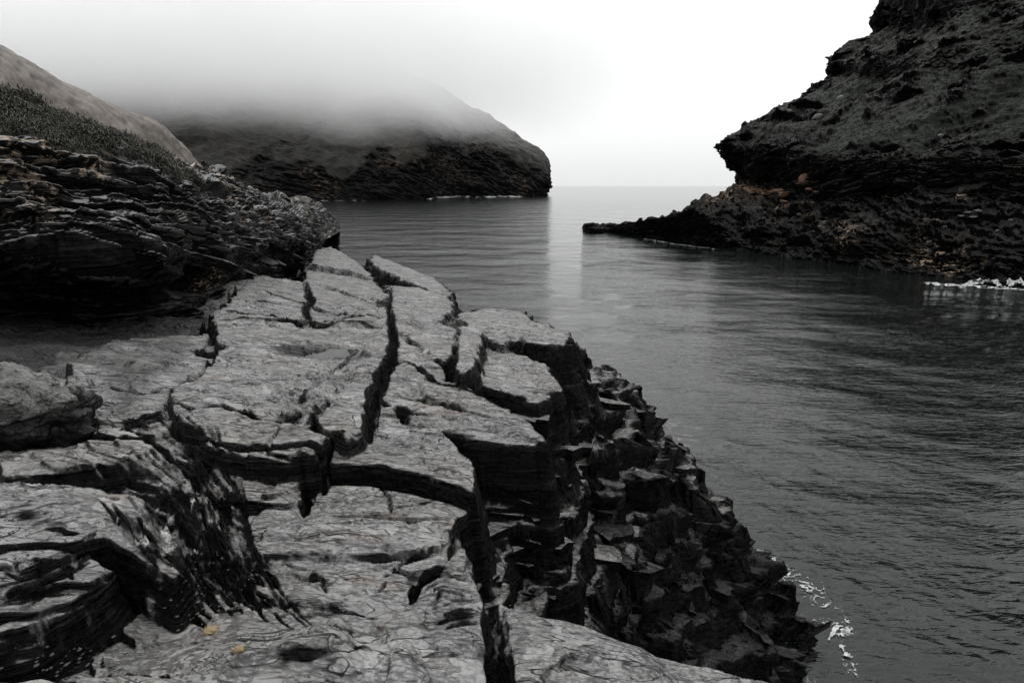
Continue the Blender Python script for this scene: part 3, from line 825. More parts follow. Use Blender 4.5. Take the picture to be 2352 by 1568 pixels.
def ledge_z(X, Y):
    Xg, Yg, Z = LEDGE
    r = int(np.clip(np.searchsorted(Yg[:, 0], Y), 0, Z.shape[0] - 1))
    c = int(np.clip(np.searchsorted(Xg[r], X), 0, Z.shape[1] - 1))
    return Z[r, c]

# ------------------------------------------------------------------ cliffs and hills: sheets through profile rows
# --- overgrown outcrop at the head of the ledge
def build_outcrop():
    base = [(-160,800),(60,775),(230,768),(400,755),(500,712),(600,668),(690,632),(722,590),(752,558)]
    b0 = [on_B(*q, -.5) for q in base]
    D0 = [p[1] for p in b0]
    def row(pts, dd):
        if not hasattr(dd, '__len__'): dd = [dd] * len(pts)
        return [at_depth(px, py, D0[i] + dd[i] * (.6 + .4 * D0[i] / 8)) for i, (px, py) in enumerate(pts)]
    rows = [
        [p + np.array([0, .9, -.5]) for p in b0],
        row([(-160,740),(60,715),(230,705),(400,690),(500,668),(600,640),(690,610),(722,580),(755,552)], .7),
        row([(-160,640),(60,640),(230,640),(400,636),(500,628),(600,606),(692,580),(728,560),(758,542)], .1),
        row([(-160,580),(60,588),(230,596),(400,590),(500,585),(600,565),(700,548),(735,540),(765,534)], -.6),
        row([(-160,500),(60,510),(230,520),(400,525),(500,530),(600,525),(702,518),(742,512),(772,524)], -.35),
        row([(-160,420),(60,430),(230,450),(400,470),(500,485),(600,492),(700,497),(745,497),(776,520)], .1),
        row([(-160,330),(60,340),(230,372),(380,415),(480,447),(580,468),(690,483),(742,488),(778,518)], .6),
        row([(-160,270),(60,300),(220,335),(355,385),(470,420),(575,450),(672,472),(740,482),(780,516)], 1.4),
        row([(-160,150),(20,236),(200,290),(335,358),(440,385),(560,436),(650,462),(735,479),(782,515)], 2.6),
    ]
    last = rows[-1]
    rows.append([p + np.array([-.3, 2.5, -.5]) for p in last])
    rows.append([p + np.array([-.5, 5.5, -3.5]) for p in last])
    # wrap the far end round behind
    for r in rows:
        e = r[-1]; r.append(e + np.array([.5, 4, -1.2])); r.append(e + np.array([-3, 9, -2.5]))
    nu, nv = 500, 380
    G, n = sheet(rows, nu, nv, flip=True)
    P = G.reshape(-1, 3); nn = n.reshape(-1, 3)
    dist = P[:, 1]
    v = np.repeat(np.linspace(0, 1, nv), nu)
    g = fbm3(P, .9, 4, 55)
    grassm = sstep(.56, .66, v + .07 * g) * sstep(1.05, .9, v)
    grassm *= sstep(18, 12, dist + 2 * g)
    grassm = np.maximum(grassm, sstep(.15, .4, g) * sstep(.6, .7, v) * .9)
    big = fbm3(P, .45, 3, 3)
    P = P + nn * (big * .35)[:, None]
    bn = np.array([-.10, .16, 1.0]); bn /= np.linalg.norm(bn)
    P = strata(P, nn, bn, [(.50, .36, 3.4), (.20, .20, 1.8), (.07, .07, .9)], 60, 1 - .75 * grassm, .35, .35)
    P = P + nn * (.10 * fbm3(P, 3.5, 3, 77) * grassm + .02 * fbm3(P, 6, 2, 79))[:, None]
    G2_ = P.reshape(nv, nu, 3)
    up = slope_of(G2_)
    A = extra(len(P))
    A['edge'] = sstep(.90, .62, up) * (1 - grassm) * .95  # steeper means blacker: shade put into the outcrop's colour
    A['grass'] = sstep(.35, .65, grassm)
    A['wet'] = .65 * sstep(.36, .26, v)  # darker towards the foot
    A['rust'] = .7 * sstep(.1, .5, fbm3(P, .7, 3, 91)) * (1 - grassm)
    A['quartz'] = .9 * sstep(.1, .35, fbm3(P, .5, 2, 93)) * sstep(.3, .5, v) * .6
    for (px, py, r) in [(470,650,.30), (500,636,.22), (440,668,.14)]:
        d = np.array([1.0]); rr = ray(px, py)
        cosd = (P @ rr) / (np.linalg.norm(P, axis=1) * np.linalg.norm(rr))
        A['quartz'] = np.maximum(A['quartz'], sstep(.022, .008, np.arccos(np.clip(cosd, -1, 1)) * (.3 / r)))
    P[:, 2] += CZ
    o = link("rock_outcrop", mesh_np("rock_outcrop", P, grid_faces(nu, nv)[:, ::-1], False, A), M_CROP)
    tag(o, "large black slate outcrop with undercut foot and grassy top at the back of the ledge", "rock")
    return P, nn, grassm, up

CROP = build_outcrop()

def turf_blades():
    P, nn, gm, up = CROP
    nv, nu = 380, 500
    idx = np.nonzero((gm > .5) & (P[:, 1] < 24) & (P[:, 1] > 3))[0]
    rs = np.random.RandomState(8)
    g = fbm3(P[idx], 1.6, 2, 711)
    pr = np.clip(g + .55, .05, 1); pr /= pr.sum()
    idx = rs.choice(idx, 7500, p=pr)
    nb = 9
    base = np.repeat(P[idx], nb, 0) + rs.normal(0, .05, (len(idx) * nb, 3))
    m = len(base)
    L = rs.uniform(.04, .14, m) * np.repeat(np.clip(.9 + 1.1 * fbm3(P[idx], 1.2, 3, 719), .3, 2.0), nb)
    th = rs.uniform(0, 2 * math.pi, m); lean = rs.uniform(.3, 1.1, m)
    dx = np.cos(th) * lean + .25; dy = np.sin(th) * lean - .55
    w = .004 + .0004 * base[:, 1]
    sx, sy = -np.sin(th) * w[:], np.cos(th) * w[:]
    tip = base + np.stack([dx * L, dy * L, L * (.55 - .5 * lean)], 1)
    mid = base + np.stack([dx * L * .45, dy * L * .45, L * .55], 1)
    sd = np.stack([sx, sy, 0 * sx], 1)
    V = np.stack([base - sd, base + sd, mid + sd * .8, mid - sd * .8, tip], 1).reshape(-1, 3)
    k = np.arange(m)[:, None] * 5
    F = np.concatenate([k + np.array([[0, 1, 2]]), k + np.array([[0, 2, 3]]), k + np.array([[3, 2, 4]])], 0)
    m_, nt, p = new_mat("grass_blades"); n = N(nt)
    col = n.mix(n.ramp(n.noise(n.pos(), 1.6, 4, .6), [(.4, 0), (.65, 1)]), (.010, .012, .008), (.048, .046, .036))
    nt.links.new(col, p.inputs['Base Color']); p.inputs['Roughness'].default_value = .6; p.inputs['Specular IOR Level'].default_value = .2
    o = link("grass", mesh_np("grass", V, F), m_); tag(o, kind="stuff")
turf_blades()

# --- cliff across the inlet
def build_cliff():
    W = [(1478,546),(1600,568),(1750,590),(1900,612),(2050,634),(2200,653),(2400,668),(2700,690)]
    w0 = [at_z(*q, -11.6) for q in W]
    D0 = [p[1] for p in w0]
    def row(pts, dd):
        return [at_depth(px, py, D0[i] + dd[i]) for i, (px, py) in enumerate(pts)]
    one = lambda a, b: list(np.linspace(a, b, 8))
    rows = [
        [p + np.array([0, -1, -4]) for p in w0],
        w0,
        row([(1512,520),(1620,535),(1770,560),(1910,580),(2060,600),(2210,615),(2400,625),(2700,640)], one(1.5, 1.5)),
        row([(1600,478),(1680,490),(1800,510),(1930,530),(2070,545),(2220,555),(2400,560),(2700,560)], one(4, 4)),
        row([(1692,440),(1740,448),(1850,468),(1960,480),(2090,492),(2230,500),(2400,500),(2700,490)], one(9, 9)),
        row([(1697,414),(1760,424),(1860,440),(1970,450),(2100,455),(2240,455),(2400,450),(2700,430)], one(12, 13)),
        row([(1680,378),(1750,395),(1860,405),(1970,412),(2100,415),(2240,410),(2400,395),(2700,370)], one(11, 13)),
        row([(1660,345),(1735,360),(1850,372),(1970,378),(2100,378),(2240,365),(2400,345),(2700,310)], one(10, 14)),
        row([(1652,329),(1735,325),(1850,335),(1970,340),(2100,335),(2240,315),(2400,290),(2700,240)], one(12, 18)),
        row([(1765,272),(1830,278),(1920,288),(2020,290),(2130,280),(2250,255),(2400,225),(2700,160)], one(20, 24)),
        row([(1850,210),(1905,222),(1980,228),(2070,225),(2160,212),(2270,185),(2410,150),(2700,80)], one(28, 31)),
        row([(1922,170),(1965,178),(2030,182),(2110,175),(2190,158),(2290,128),(2420,90),(2700,10)], one(35, 36)),
        row([(1914,140),(1970,143),(2040,142),(2120,132),(2210,112),(2310,80),(2430,40),(2700,-60)], one(37, 40)),
        row([(1960,100),(2010,108),(2080,106),(2150,92),(2230,72),(2330,36),(2440,-8),(2700,-110)], one(44, 45)),
        row([(2034,68),(2075,74),(2120,66),(2180,48),(2260,22),(2350,-15),(2460,-60),(2700,-170)], one(50, 50)),
        row([(2034,30),(2080,32),(2120,20),(2190,0),(2270,-30),(2370,-70),(2480,-120),(2700,-230)], one(51, 54)),
        row([(2040,-20),(2090,-25),(2130,-35),(2200,-60),(2290,-95),(2390,-140),(2500,-190),(2700,-300)], one(54, 60)),
        row([(2120,-90),(2160,-100),(2200,-120),(2260,-150),(2330,-190),(2430,-240),(2540,-290),(2740,-400)], one(65, 72)),
    ]
    for i, r in enumerate(rows):
        e = r[0]
        r.insert(0, e + np.array([5, 9, -1.0])); r.insert(0, e + np.array([16, 30, -2.0]))
    rows.append([p + np.array([25, 35, 0]) for p in rows[-1]])
    nu, nv = 480, 540
    G, n = sheet(rows, nu, nv, flip=True)
    P = G.reshape(-1, 3); nn = n.reshape(-1, 3)
    v = np.repeat(np.linspace(0, len(rows) - 1, nv), nu)      # row number
    u = np.tile(np.linspace(0, 1, nu), nv)
    g = fbm3(P, .09, 4, 155)
    P = P + nn * (fbm3(P, .055, 4, 103) * 2.8 * sstep(0, 3, v))[:, None]
    g2 = fbm3(P, .16, 3, 157)
    grassm = sstep(7.3, 8.6, v + 1.2 * g) * sstep(.22, .02, g2 + .25 * sstep(.25, .12, u))
    bn = np.array([.12, .10, 1.0]); bn /= np.linalg.norm(bn)
    P = strata(P, nn, bn, [(2.6, 1.5, 9), (.9, .8, 4), (.33, .40, 1.8)], 160, 1 - .72 * grassm, 2.6, .06)
    P = P + nn * ((.35 * fbm3(P, .9, 3, 177)) * grassm + .12 * fbm3(P, 1.4, 2, 179))[:, None]
    up = slope_of(P.reshape(nv, nu, 3))
    A = extra(len(P))
    A['grass'] = sstep(.3, .7, grassm) * sstep(.25, .5, up + .2 * g)
    A['edge'] = sstep(.62, .38, up) * (1 - A['grass']) * .9  # painted shade on the cliff's steep rock
    A['wet'] = sstep(-4.0, -8.0, P[:, 2]) * .55
    band = np.exp(-((v - 4.4) / .7) ** 2)
    A['quartz'] = np.clip(.8 * sstep(.1, .6, fbm3(P, .12, 3, 193)) * sstep(7.2, 5.8, v) * sstep(1.2, 2.2, v) + 1.0 * band * sstep(.40, .22, u), 0, .8)
    A['rust'] = .8 * band * sstep(.40, .2, u)
    P[:, 2] += CZ
    o = link("sea_cliff", mesh_np("sea_cliff", P, grid_faces(nu, nv)[:, ::-1], False, A), M_CLIFF)
    tag(o, "steep dark slate cliff with jagged overhangs and scrubby turf across the water", "cliff")
    # low reef that runs out from its foot
    top = [(1341,527),(1345,518),(1362,515),(1392,518),(1420,514),(1450,510),(1478,506),(1530,498),(1600,478)]
    bot = [(1339,531),(1345,537),(1375,540),(1405,539),(1440,543),(1475,546),(1530,552),(1600,562),(1680,575)]
    b0 = [at_z(*q, -11.4) for q in bot]
    t0 = [at_depth(q[0], q[1], b0[i][1] + 2.2) for i, q in enumerate(top)]
    rr = [[p + np.array([0, -.8, -2]) for p in b0], b0,
          [.5 * (p + q) + np.array([0, -.9, .25]) for p, q in zip(b0, t0)],
          [.15 * p + .85 * q + np.array([0, -.3, 0]) for p, q in zip(b0, t0)], t0,
          [p + np.array([.3, 2.0, -.1]) for p in t0], [p + np.array([.8, 4.5, -3]) for p in t0]]
    for r in rr: r.insert(0, r[0] + np.array([.2, 2.5, -.5]))
    nu, nv = 300, 110
    G, n = sheet(rr, nu, nv, flip=True)
    P = G.reshape(-1, 3); nn = n.reshape(-1, 3)
    P = strata(P, nn, np.array([-.30, .15, .94]), [(.9, .55, 3), (.3, .3, 1.4)], 260, 1, .5, .2)
    up = slope_of(P.reshape(nv, nu, 3))
    A = extra(len(P)); A['edge'] = sstep(.7, .4, up) * .8; A['wet'] = .35 + 0 * up  # the reef's steep sides get their shade by colour
    P[:, 2] += CZ
    o2 = link("rock_reef", mesh_np("rock_reef", P, grid_faces(nu, nv)[:, ::-1], False, A), M_CLIFF)
    tag(o2, "low tapering reef of tilted black slabs running into the sea from the cliff foot", "reef")
    return P

CLIFF = None
build_cliff()

# --- headland at the mouth of the inlet, its top in the cloud
def build_headland():
    W = [(-350,470),(330,466),(500,464),(640,462),(780,461),(900,460),(985,458),(1060,454),(1130,454),(1200,453),(1252,452)]
    w0 = [at_z(*q, -12) for q in W]; D0 = [p[1] for p in w0]
    def row(pts, dd):
        return [at_depth(px, py, D0[i] + dd * (1 if i < 9 else .9)) for i, (px, py) in enumerate(pts)]
    rows = [
        [p + np.array([0, -5, -12]) for p in w0], w0,
        row([(-350,430),(330,430),(500,430),(640,432),(780,430),(900,425),(985,425),(1060,425),(1130,425),(1200,424),(1256,430)], 4),
        row([(-350,400),(330,400),(500,402),(640,402),(780,398),(900,390),(985,385),(1060,388),(1130,390),(1200,392),(1254,398)], 12),
        row([(-350,360),(330,365),(500,370),(640,370),(780,365),(900,350),(985,340),(1060,345),(1130,350),(1195,355),(1247,366)], 26),
        row([(-350,310),(330,320),(500,325),(640,330),(780,325),(900,310),(985,300),(1060,305),(1120,312),(1175,322),(1212,337)], 55),
        row([(-350,250),(330,260),(500,270),(640,275),(780,272),(890,262),(970,262),(1040,268),(1090,276),(1140,288),(1172,302)], 95),
        row([(-350,180),(330,190),(500,200),(640,210),(770,215),(870,215),(940,220),(1000,230),(1040,238),(1075,248),(1100,258)], 140),
        row([(-350,90),(320,100),(480,115),(600,130),(710,145),(800,155),(870,170),(920,180),(960,190),(990,200),(1020,212)], 190),
        row([(-350,0),(300,10),(450,25),(560,45),(650,62),(730,85),(790,105),(830,120),(870,140),(900,150),(930,165)], 240),
        row([(-350,-80),(300,-60),(440,-40),(540,-20),(620,10),(690,35),(740,60),(780,75),(810,90),(840,105),(870,120)], 320),
    ]
    for r in rows:
        e = r[-1]; r.append(e + np.array([-6, 40, 0])); r.append(e + np.array([-60, 160, 0]))
    nu, nv = 360, 260
    G, n = sheet(rows, nu, nv, flip=True)
    P = G.reshape(-1, 3); nn = n.reshape(-1, 3)
    v = np.repeat(np.linspace(0, len(rows) - 1, nv), nu)
    P = P + nn * (fbm3(P, .018, 4, 303) * 9 * sstep(0, 2, v))[:, None]
    g = fbm3(P, .02, 4, 355)
    # cave-like gully
    c = at_depth(985, 420, 520); dd = np.abs(P[:, 0] - c[0] + .15 * (P[:, 2] + 10)) 
    P = P - nn * (7 * np.exp(-(dd / 9) ** 2) * sstep(5.6, 3.5, v))[:, None]
    grassm = sstep(3.5, 4.9, v + 2.4 * g)
    bn = np.array([.30, .1, 1.0]); bn /= np.linalg.norm(bn)
    P = strata(P, nn, bn, [(7, 3.0, 26), (2.6, 1.8, 12), (1.1, .8, 7)], 360, 1 - .85 * grassm, 8, .015)
    P = P + nn * (1.2 * fbm3(P, .12, 4, 377) * grassm)[:, None]
    up = slope_of(P.reshape(nv, nu, 3))
    A = extra(len(P)); A['grass'] = sstep(.3, .7, grassm); A['edge'] = sstep(.6, .35, up) * (1 - A['grass']) * .85  # shade coloured into the headland's steep rock
    A['quartz'] = .22 * sstep(.15, .5, fbm3(P, .03, 3, 393)) * (1 - A['grass'])
    P[:, 2] += CZ
    o = link("headland", mesh_np("headland", P, grid_faces(nu, nv)[:, ::-1], False, A), M_HEAD)
    tag(o, kind="structure")
    # pale turf hill that comes down in front of it
    cr = [(-420,-60),(-200,20),(0,106),(120,172),(250,236),(355,285),(400,318),(432,352),(470,420)]
    dep = [90, 100, 112, 122, 132, 142, 147, 150, 152]
    t = [at_depth(q[0], q[1], d) for q, d in zip(cr, dep)]
    m1 = [at_depth(q[0] - 30, q[1] + 90, d - 14) for q, d in zip(cr, dep)]
    m2 = [at_depth(q[0] - 90, q[1] + 200, d - 28) for q, d in zip(cr, dep)]
    m3 = [np.array([p[0] - 10, p[1] - 12, -13.0]) for p in m2]
    bk = [p + np.array([-3, 12, -5]) for p in t]; bk2 = [p + np.array([-8, 40, -26]) for p in t]
    rr = [m3, m2, m1, t, bk, bk2]
    nu, nv = 180, 120
    G, n = sheet(rr, nu, nv, flip=True)
    P = G.reshape(-1, 3); nn = n.reshape(-1, 3)
    P = P + nn * (.8 * fbm3(P, .08, 3, 403) + .35 * fbm3(P, .5, 3, 405))[:, None]
    A = extra(len(P)); A['grass'] += 1; A['wet'] = 0 * P[:, 0]
    P[:, 2] += CZ
    o = link("hillside", mesh_np("hillside", P, grid_faces(nu, nv)[:, ::-1], True, A), M_HILL)
    tag(o, kind="structure")
build_headland()

# --- land behind and beside the eye; its unseen hill is added to block skylight
def build_rear():
    nu, nv = 160, 90
    u = np.linspace(-1, 1, nu); v = np.linspace(0, 1, nv)
    U, V = np.meshgrid(u, v)
    X = np.where(U < 0, U * (2 + 120 * V), U * (1.0 + 28 * V)) - .6
    Y = 1.16 - 110 * V ** 1.6 + 0 * U
    base = B(X, Y) - .35
    rise = 30 * sstep(0, 1, V ** .9) * np.clip(1 - .6 * np.maximum(U, 0), 0, 1) * (V > .0)
    drop = -11.5 * sstep(.9, 2.2, X - 4 * V)
    Z = np.maximum(base * (1 - sstep(0, .2, V)) + (-1.9) * sstep(0, .2, V), -3) + rise + drop * (1 - sstep(.5, 1, V))
    P = np.stack([X.ravel(), Y.ravel(), Z.ravel()], 1)
    P[:, 2] += (.6 * fbm2(P[:, 0] * .3, P[:, 1] * .3, 4, 801)) * sstep(0, .15, V.ravel())
    A = extra(len(P)); A['grass'] = sstep(.1, .25, V.ravel())
    P[:, 2] += CZ
    o = link("ground", mesh_np("ground", P, grid_faces(nu, nv)[:, ::-1], True, A), M_CROP)
    tag(o, kind="structure")
build_rear()

# ------------------------------------------------------------------ sea
def water_mat(name, calm=False):
    m, nt, p = new_mat(name); n = N(nt)
    p.inputs['Base Color'].default_value = (.003, .0038, .0038, 1)
    p.inputs['Roughness'].default_value = .03 if calm else .035
    p.inputs['IOR'].default_value = 1.333
    pos = n.pos()
    if not calm:
        def crest(v): return n.math('MULTIPLY', n.math('ABSOLUTE', n.math('SUBTRACT', v, .5)), -2.0)
        w0 = n.noise(n.mapping(pos, (1.0, 2.2, 1), (0, 0, .40)), 5.0, 3, .55, .3)
        w1 = crest(n.noise(n.mapping(pos, (.55, 2.0, 1), (0, 0, .34)), 1.9, 3, .5, .5))
        w2 = crest(n.noise(n.mapping(pos, (.6, 1.8, 1), (0, 0, .18)), .75, 4, .55, .3))
        w3 = n.noise(n.mapping(pos, (1.0, 1.8, 1), (0, 0, .1)), .22, 3, .5)
        # open water beyond the inlet is wind-ruffled below the size of the mesh
        rg = n.math('ADD', .035, n.math('MULTIPLY', n.attr('ruffle'), .09)); nt.links.new(rg, p.inputs['Roughness'])
        b = n.bump(w0, 1.0, .008)
        b = n.bump(w1, 1.0, .026, b)
        b = n.bump(w2, 1.0, .042, b)
        b = n.bump(w3, 1.0, .10, b)
        b = n.bump(n.noise(n.mapping(pos, (1.0, 1.5, 1), (0, 0, .2)), .06, 3, .5), 1.0, .9, b)
    else:
        b = n.bump(n.noise(pos, 8, 2), .2, .002)
    nt.links.new(b, p.inputs['Normal'])
    return m
M_SEA = water_mat("sea_water")
M_POOL = water_mat("pool_water", True)

def wave_h(x, y, cell):
    rs = random.Random(9); h = np.zeros_like(x)
    for i in range(34):
        lam = .30 * (20 ** (i / 33.0)); k = 2 * math.pi / lam
        th = rs.gauss(1.25, .7)
        ph = rs.uniform(0, 6.28)
        amp = .0042 * lam ** .42
        h = h + amp * np.sin(k * (x * math.cos(th) + y * math.sin(th)) + ph + 1.3 * np.sin(.11 * x + .07 * y + ph)) * np.clip(lam / (3.0 * cell) - .5, 0, 1)
    return h * (.75 + .5 * n2(x * .11, y * .11, 900))

def build_sea():
    na, nr = 560, 470
    a = np.linspace(-1.15, 1.25, na)
    Y = np.r_[1 / np.linspace(1 / 6.0, 1 / 300.0, nr - 60), np.exp(np.linspace(math.log(310), math.log(6000), 60))]
    X = Y[:, None] * a[None, :]; Yg = np.repeat(Y[:, None], na, 1)
    cell = np.repeat(np.maximum(np.gradient(Y), Y * .0046)[:, None], na, 1)
    x = X.ravel(); y = Yg.ravel()
    h = wave_h(x, y, cell.ravel())
    P = np.stack([x, y, h], 1)
    F = grid_faces(na, nr)
    # the rest of the sheet, beside and behind
    base = len(P)
    ring = [(-6000 * 1.15, 6000), (-6.9, 6), (7.5, 6), (7500, 6000), (9000, 6000), (9000, -3000), (-9000, -3000), (-9000, 6000)]
    me = mesh_np("sea", P, F, True, {'ruffle': sstep(50, 330, y)})
    o = link("sea", me, M_SEA); tag(o, kind="structure")
    P2 = np.array([(q[0], q[1], 0) for q in ring], float)
    F2 = np.array([(1, 2, 5, 6), (0, 1, 6, 7), (2, 3, 4, 5)])
    o2 = link("sea", mesh_np("sea_far", P2, F2[:, ::-1], False), M_SEA); tag(o2, kind="structure")
    o2.parent = o
build_sea()

# tide pool
def disc(name, c, rx, ry, z, mat, n=40, seed=1):
    rs = random.Random(seed)
    P = [(c[0], c[1], z)]
    for i in range(n):
        t = 2 * math.pi * i / n
        r = 1 + .12 * math.sin(3 * t + seed) + .08 * math.sin(5 * t)
        P.append((c[0] + rx * r * math.cos(t), c[1] + ry * r * math.sin(t), z))
    F = np.array([(0, 1 + i, 1 + (i + 1) % n) for i in range(n)])
    return link(name, mesh_np(name, np.array(P), F), mat)
tp = disc("tide_pool", POOL_C, .75, .55, POOL_Z + CZ, M_POOL)
tag(tp, kind="structure")

# ------------------------------------------------------------------ single rocks
def rock(name, c, size, mat, seed, rough=.35, label=None, cat="rock", group=None, sub=4, rot=0.0, **attr):
    import bmesh
    bm = bmesh.new(); bmesh.ops.create_icosphere(bm, subdivisions=sub, radius=1.0)
    P = np.array([v.co[:] for v in bm.verts]); F = np.array([[v.index for v in f.verts] for f in bm.faces]); bm.free()
    nn = P.copy()
    P = np.sign(P) * np.abs(P) ** .8
    r = 1 + rough * fbm3(P + seed * 7.7, .9, 3, seed) + .10 * fbm3(P + seed, 3.5, 3, seed + 5) * (sub > 4)
    P = P * r[:, None]
    k = np.floor(P[:, 2] * 5 + fbm3(P, .8, 2, seed + 3))
    P[:, :2] *= (1 + .16 * n2(P[:, 0] + k * 3.1, P[:, 1] + k * 1.7, seed))[:, None]
    P = P * np.array(size)
    cr, sr = math.cos(rot), math.sin(rot)
    P[:, :2] = P[:, :2] @ np.array([[cr, sr], [-sr, cr]])
    A = extra(len(P)); 
    for kk, vv in attr.items(): A[kk] = A[kk] + vv(P / np.array(size), nn) if callable(vv) else A[kk] + vv
    o = link(name, mesh_np(name, P, F, False, A), mat)
    o.location = (c[0], c[1], c[2] + CZ)
    if label: tag(o, label, cat, group)
    return o

bc = on_B(60, 1010, -.2)
rock("boulder", (bc[0] - .18, bc[1] + .1, bc[2] + .02), (.46, .40, .46), M_BOULDER, 4, .60, "knobbly grey boulder with a black shaggy foot beside the ledge hollow", "boulder", sub=6,
     wet=lambda p, n: 1.3 * sstep(.45, .1, p[:, 2] - .25 * n[:, 0]), edge=lambda p, n: .9 * sstep(.3, -.1, p[:, 2]), lichen=lambda p, n: 0.0)  # edge: shade painted in towards the foot

# ray-cast helpers on finished meshes
def hit(o, px, py):
    from mathutils import Vector
    d = Vector(ray(px, py)).normalized()
    ok, loc, nor, _ = o.ray_cast(Vector((0, 0, CZ)), d)
    return (np.array(loc) - np.array([0, 0, CZ])) if ok else None
bpy.context.view_layer.update()
cliff = bpy.data.objects["sea_cliff"]
M_PALE = slate("pale_stone", 1.2, pale=(.085, .083, .08), dark=(.01, .01, .01))
M_ORANGE = slate("ochre_stone", 1.2, pale=(.15, .092, .062), dark=(.02, .015, .012))
for px, py, w, h, m, lab in [
        (1878, 270, 1.0, .75, M_PALE, "largest pale stone bedded in the turf near the cliff's sloping outer edge"),
        (1930, 228, .8, .75, M_PALE, "pale rounded stone higher on the turf, above a smaller white one"),
        (1921, 246, .42, .36, M_PALE, "small white stone just below the pale rounded one on the cliff turf"),
        (1815, 256, .55, .35, M_PALE, "flat grey stone close to the cliff's ragged skyline"),
        (2160, 312, .36, .28, M_PALE, "tiny white stone alone in the middle of the cliff's turf slope"),
        (1845, 412, .75, .95, M_ORANGE, "ochre block lodged under the dark overhang at the end of the orange seam")]:
    c = hit(cliff, px, py)
    if c is None: continue
    c = c * (1 - .2 / np.linalg.norm(c))
    rock("stone", c, (w, w * .8, h), m, int(px) % 91, .35, lab, "stone", "loose stones on the far cliff", sub=3)

dg = bpy.context.evaluated_depsgraph_get()
def hit_any(px, py):
    from mathutils import Vector
    d = Vector(ray(px, py)).normalized()
    ok, loc, nor, *_ = scene.ray_cast(dg, Vector((0, 0, CZ)), d)
    return (np.array(loc) - np.array([0, 0, CZ])) if ok else None
M_OCHRE = slate("ochre_pebble", .3, pale=(.24, .18, .10), dark=(.05, .04, .02))
for px, py, w, lab in [(485, 1448, .030, "small ochre stone lying in the dark folded gully, upper of two"),
                       (548, 1492, .022, "smaller ochre stone lower in the dark folded gully")]:
    c = hit_any(px, py)
    if c is not None: rock("stone", c, (w, w * .8, w * .7), M_OCHRE, px % 50, .4, lab, "stone", None, sub=3, lichen=0.0)
# chips and grit caught in the gully
rs_ = random.Random(5); CO = []; FF = []; off = 0
PENT = np.array([(0, 0, 1), (1, 0, 0), (.3, .9, .1), (-.8, .6, 0), (-.8, -.6, .1), (.3, -.9, 0), (0, 0, -.8)], float)
PF = [(0, 1, 2), (0, 2, 3), (0, 3, 4), (0, 4, 5), (0, 5, 1), (6, 2, 1), (6, 3, 2), (6, 4, 3), (6, 5, 4), (6, 1, 5)]
for _ in range(420):
    if rs_.random() < .7: px, py = rs_.gauss(330, 130), rs_.gauss(1520, 26)
    else: px, py = rs_.gauss(480, 60), rs_.gauss(1400, 80)
    if not (0 < px < 700 and 1250 < py < 1567): continue
    c = hit_any(px, py)
    if c is None: continue
    r = .0028 * math.exp(rs_.uniform(0, 1.5))
    t = rs_.uniform(0, 6.28); M = np.array([[math.cos(t), -math.sin(t), 0], [math.sin(t), math.cos(t), 0], [0, 0, 1]])
    V = (PENT * np.array([r * rs_.uniform(.7, 1.6), r, r * rs_.uniform(.2, .6)])) @ M.T + c + np.array([0, 0, CZ])
    CO.append(V); FF += [tuple(k + off for k in f) for f in PF]; off += 7
co = np.concatenate(CO)
M_GRIT = slate("slate_grit", .3, pale=(.075, .075, .073))
tag(link("gravel", mesh_np("gravel", co, np.array(FF), False, extra(len(co))), M_GRIT), kind="stuff")
c = wp_ = at_z(2300, 655, -11.0)
rock("rock", (c[0], c[1], c[2] - .05), (1.3, .9, .75), M_CLIFF, 12, .35, "small black rock awash in white surf at the foot of the far cliff", "rock", None, sub=4, wet=.8, edge=.6)  # edge: shade put into the colour
# ochre blocks of the seam under the overhang, and pale quartz lumps lower down
rs_ = random.Random(41)
for px, py, w, m in [(1702,428,1.1,0),(1716,434,1.0,0),(1730,438,1.3,0),(1746,440,1.2,0),(1760,446,1.1,0),(1775,440,1.0,0),(1790,438,1.2,0),(1803,446,1.3,0),(1800,462,.9,0),(1745,428,.8,0),(1860,434,.8,0),(1878,440,.7,0),
                     (2225,488,.9,1),(2236,498,.8,1),(2212,496,.6,1),(2246,484,.6,1),(1757,488,.6,1),(1754,500,.5,1),(2290,530,.5,1),(2150,505,.5,1),(2170,520,.45,1),(1835,492,.6,1),(2320,505,.45,1)]:
    c = hit(cliff, px, py)
    if c is None: continue
    c = c * (1 + .1 / np.linalg.norm(c))
    o = rock("stone", c, (w * rs_.uniform(.8, 1.3) * (1 - .35 * m), w * .6, w * rs_.uniform(.22, .45) * (1 - .35 * m)), M_ORANGE if m == 0 else M_PALE, rs_.randint(1, 90), .55, sub=3, rot=rs_.uniform(0, 3))
    o.parent = cliff
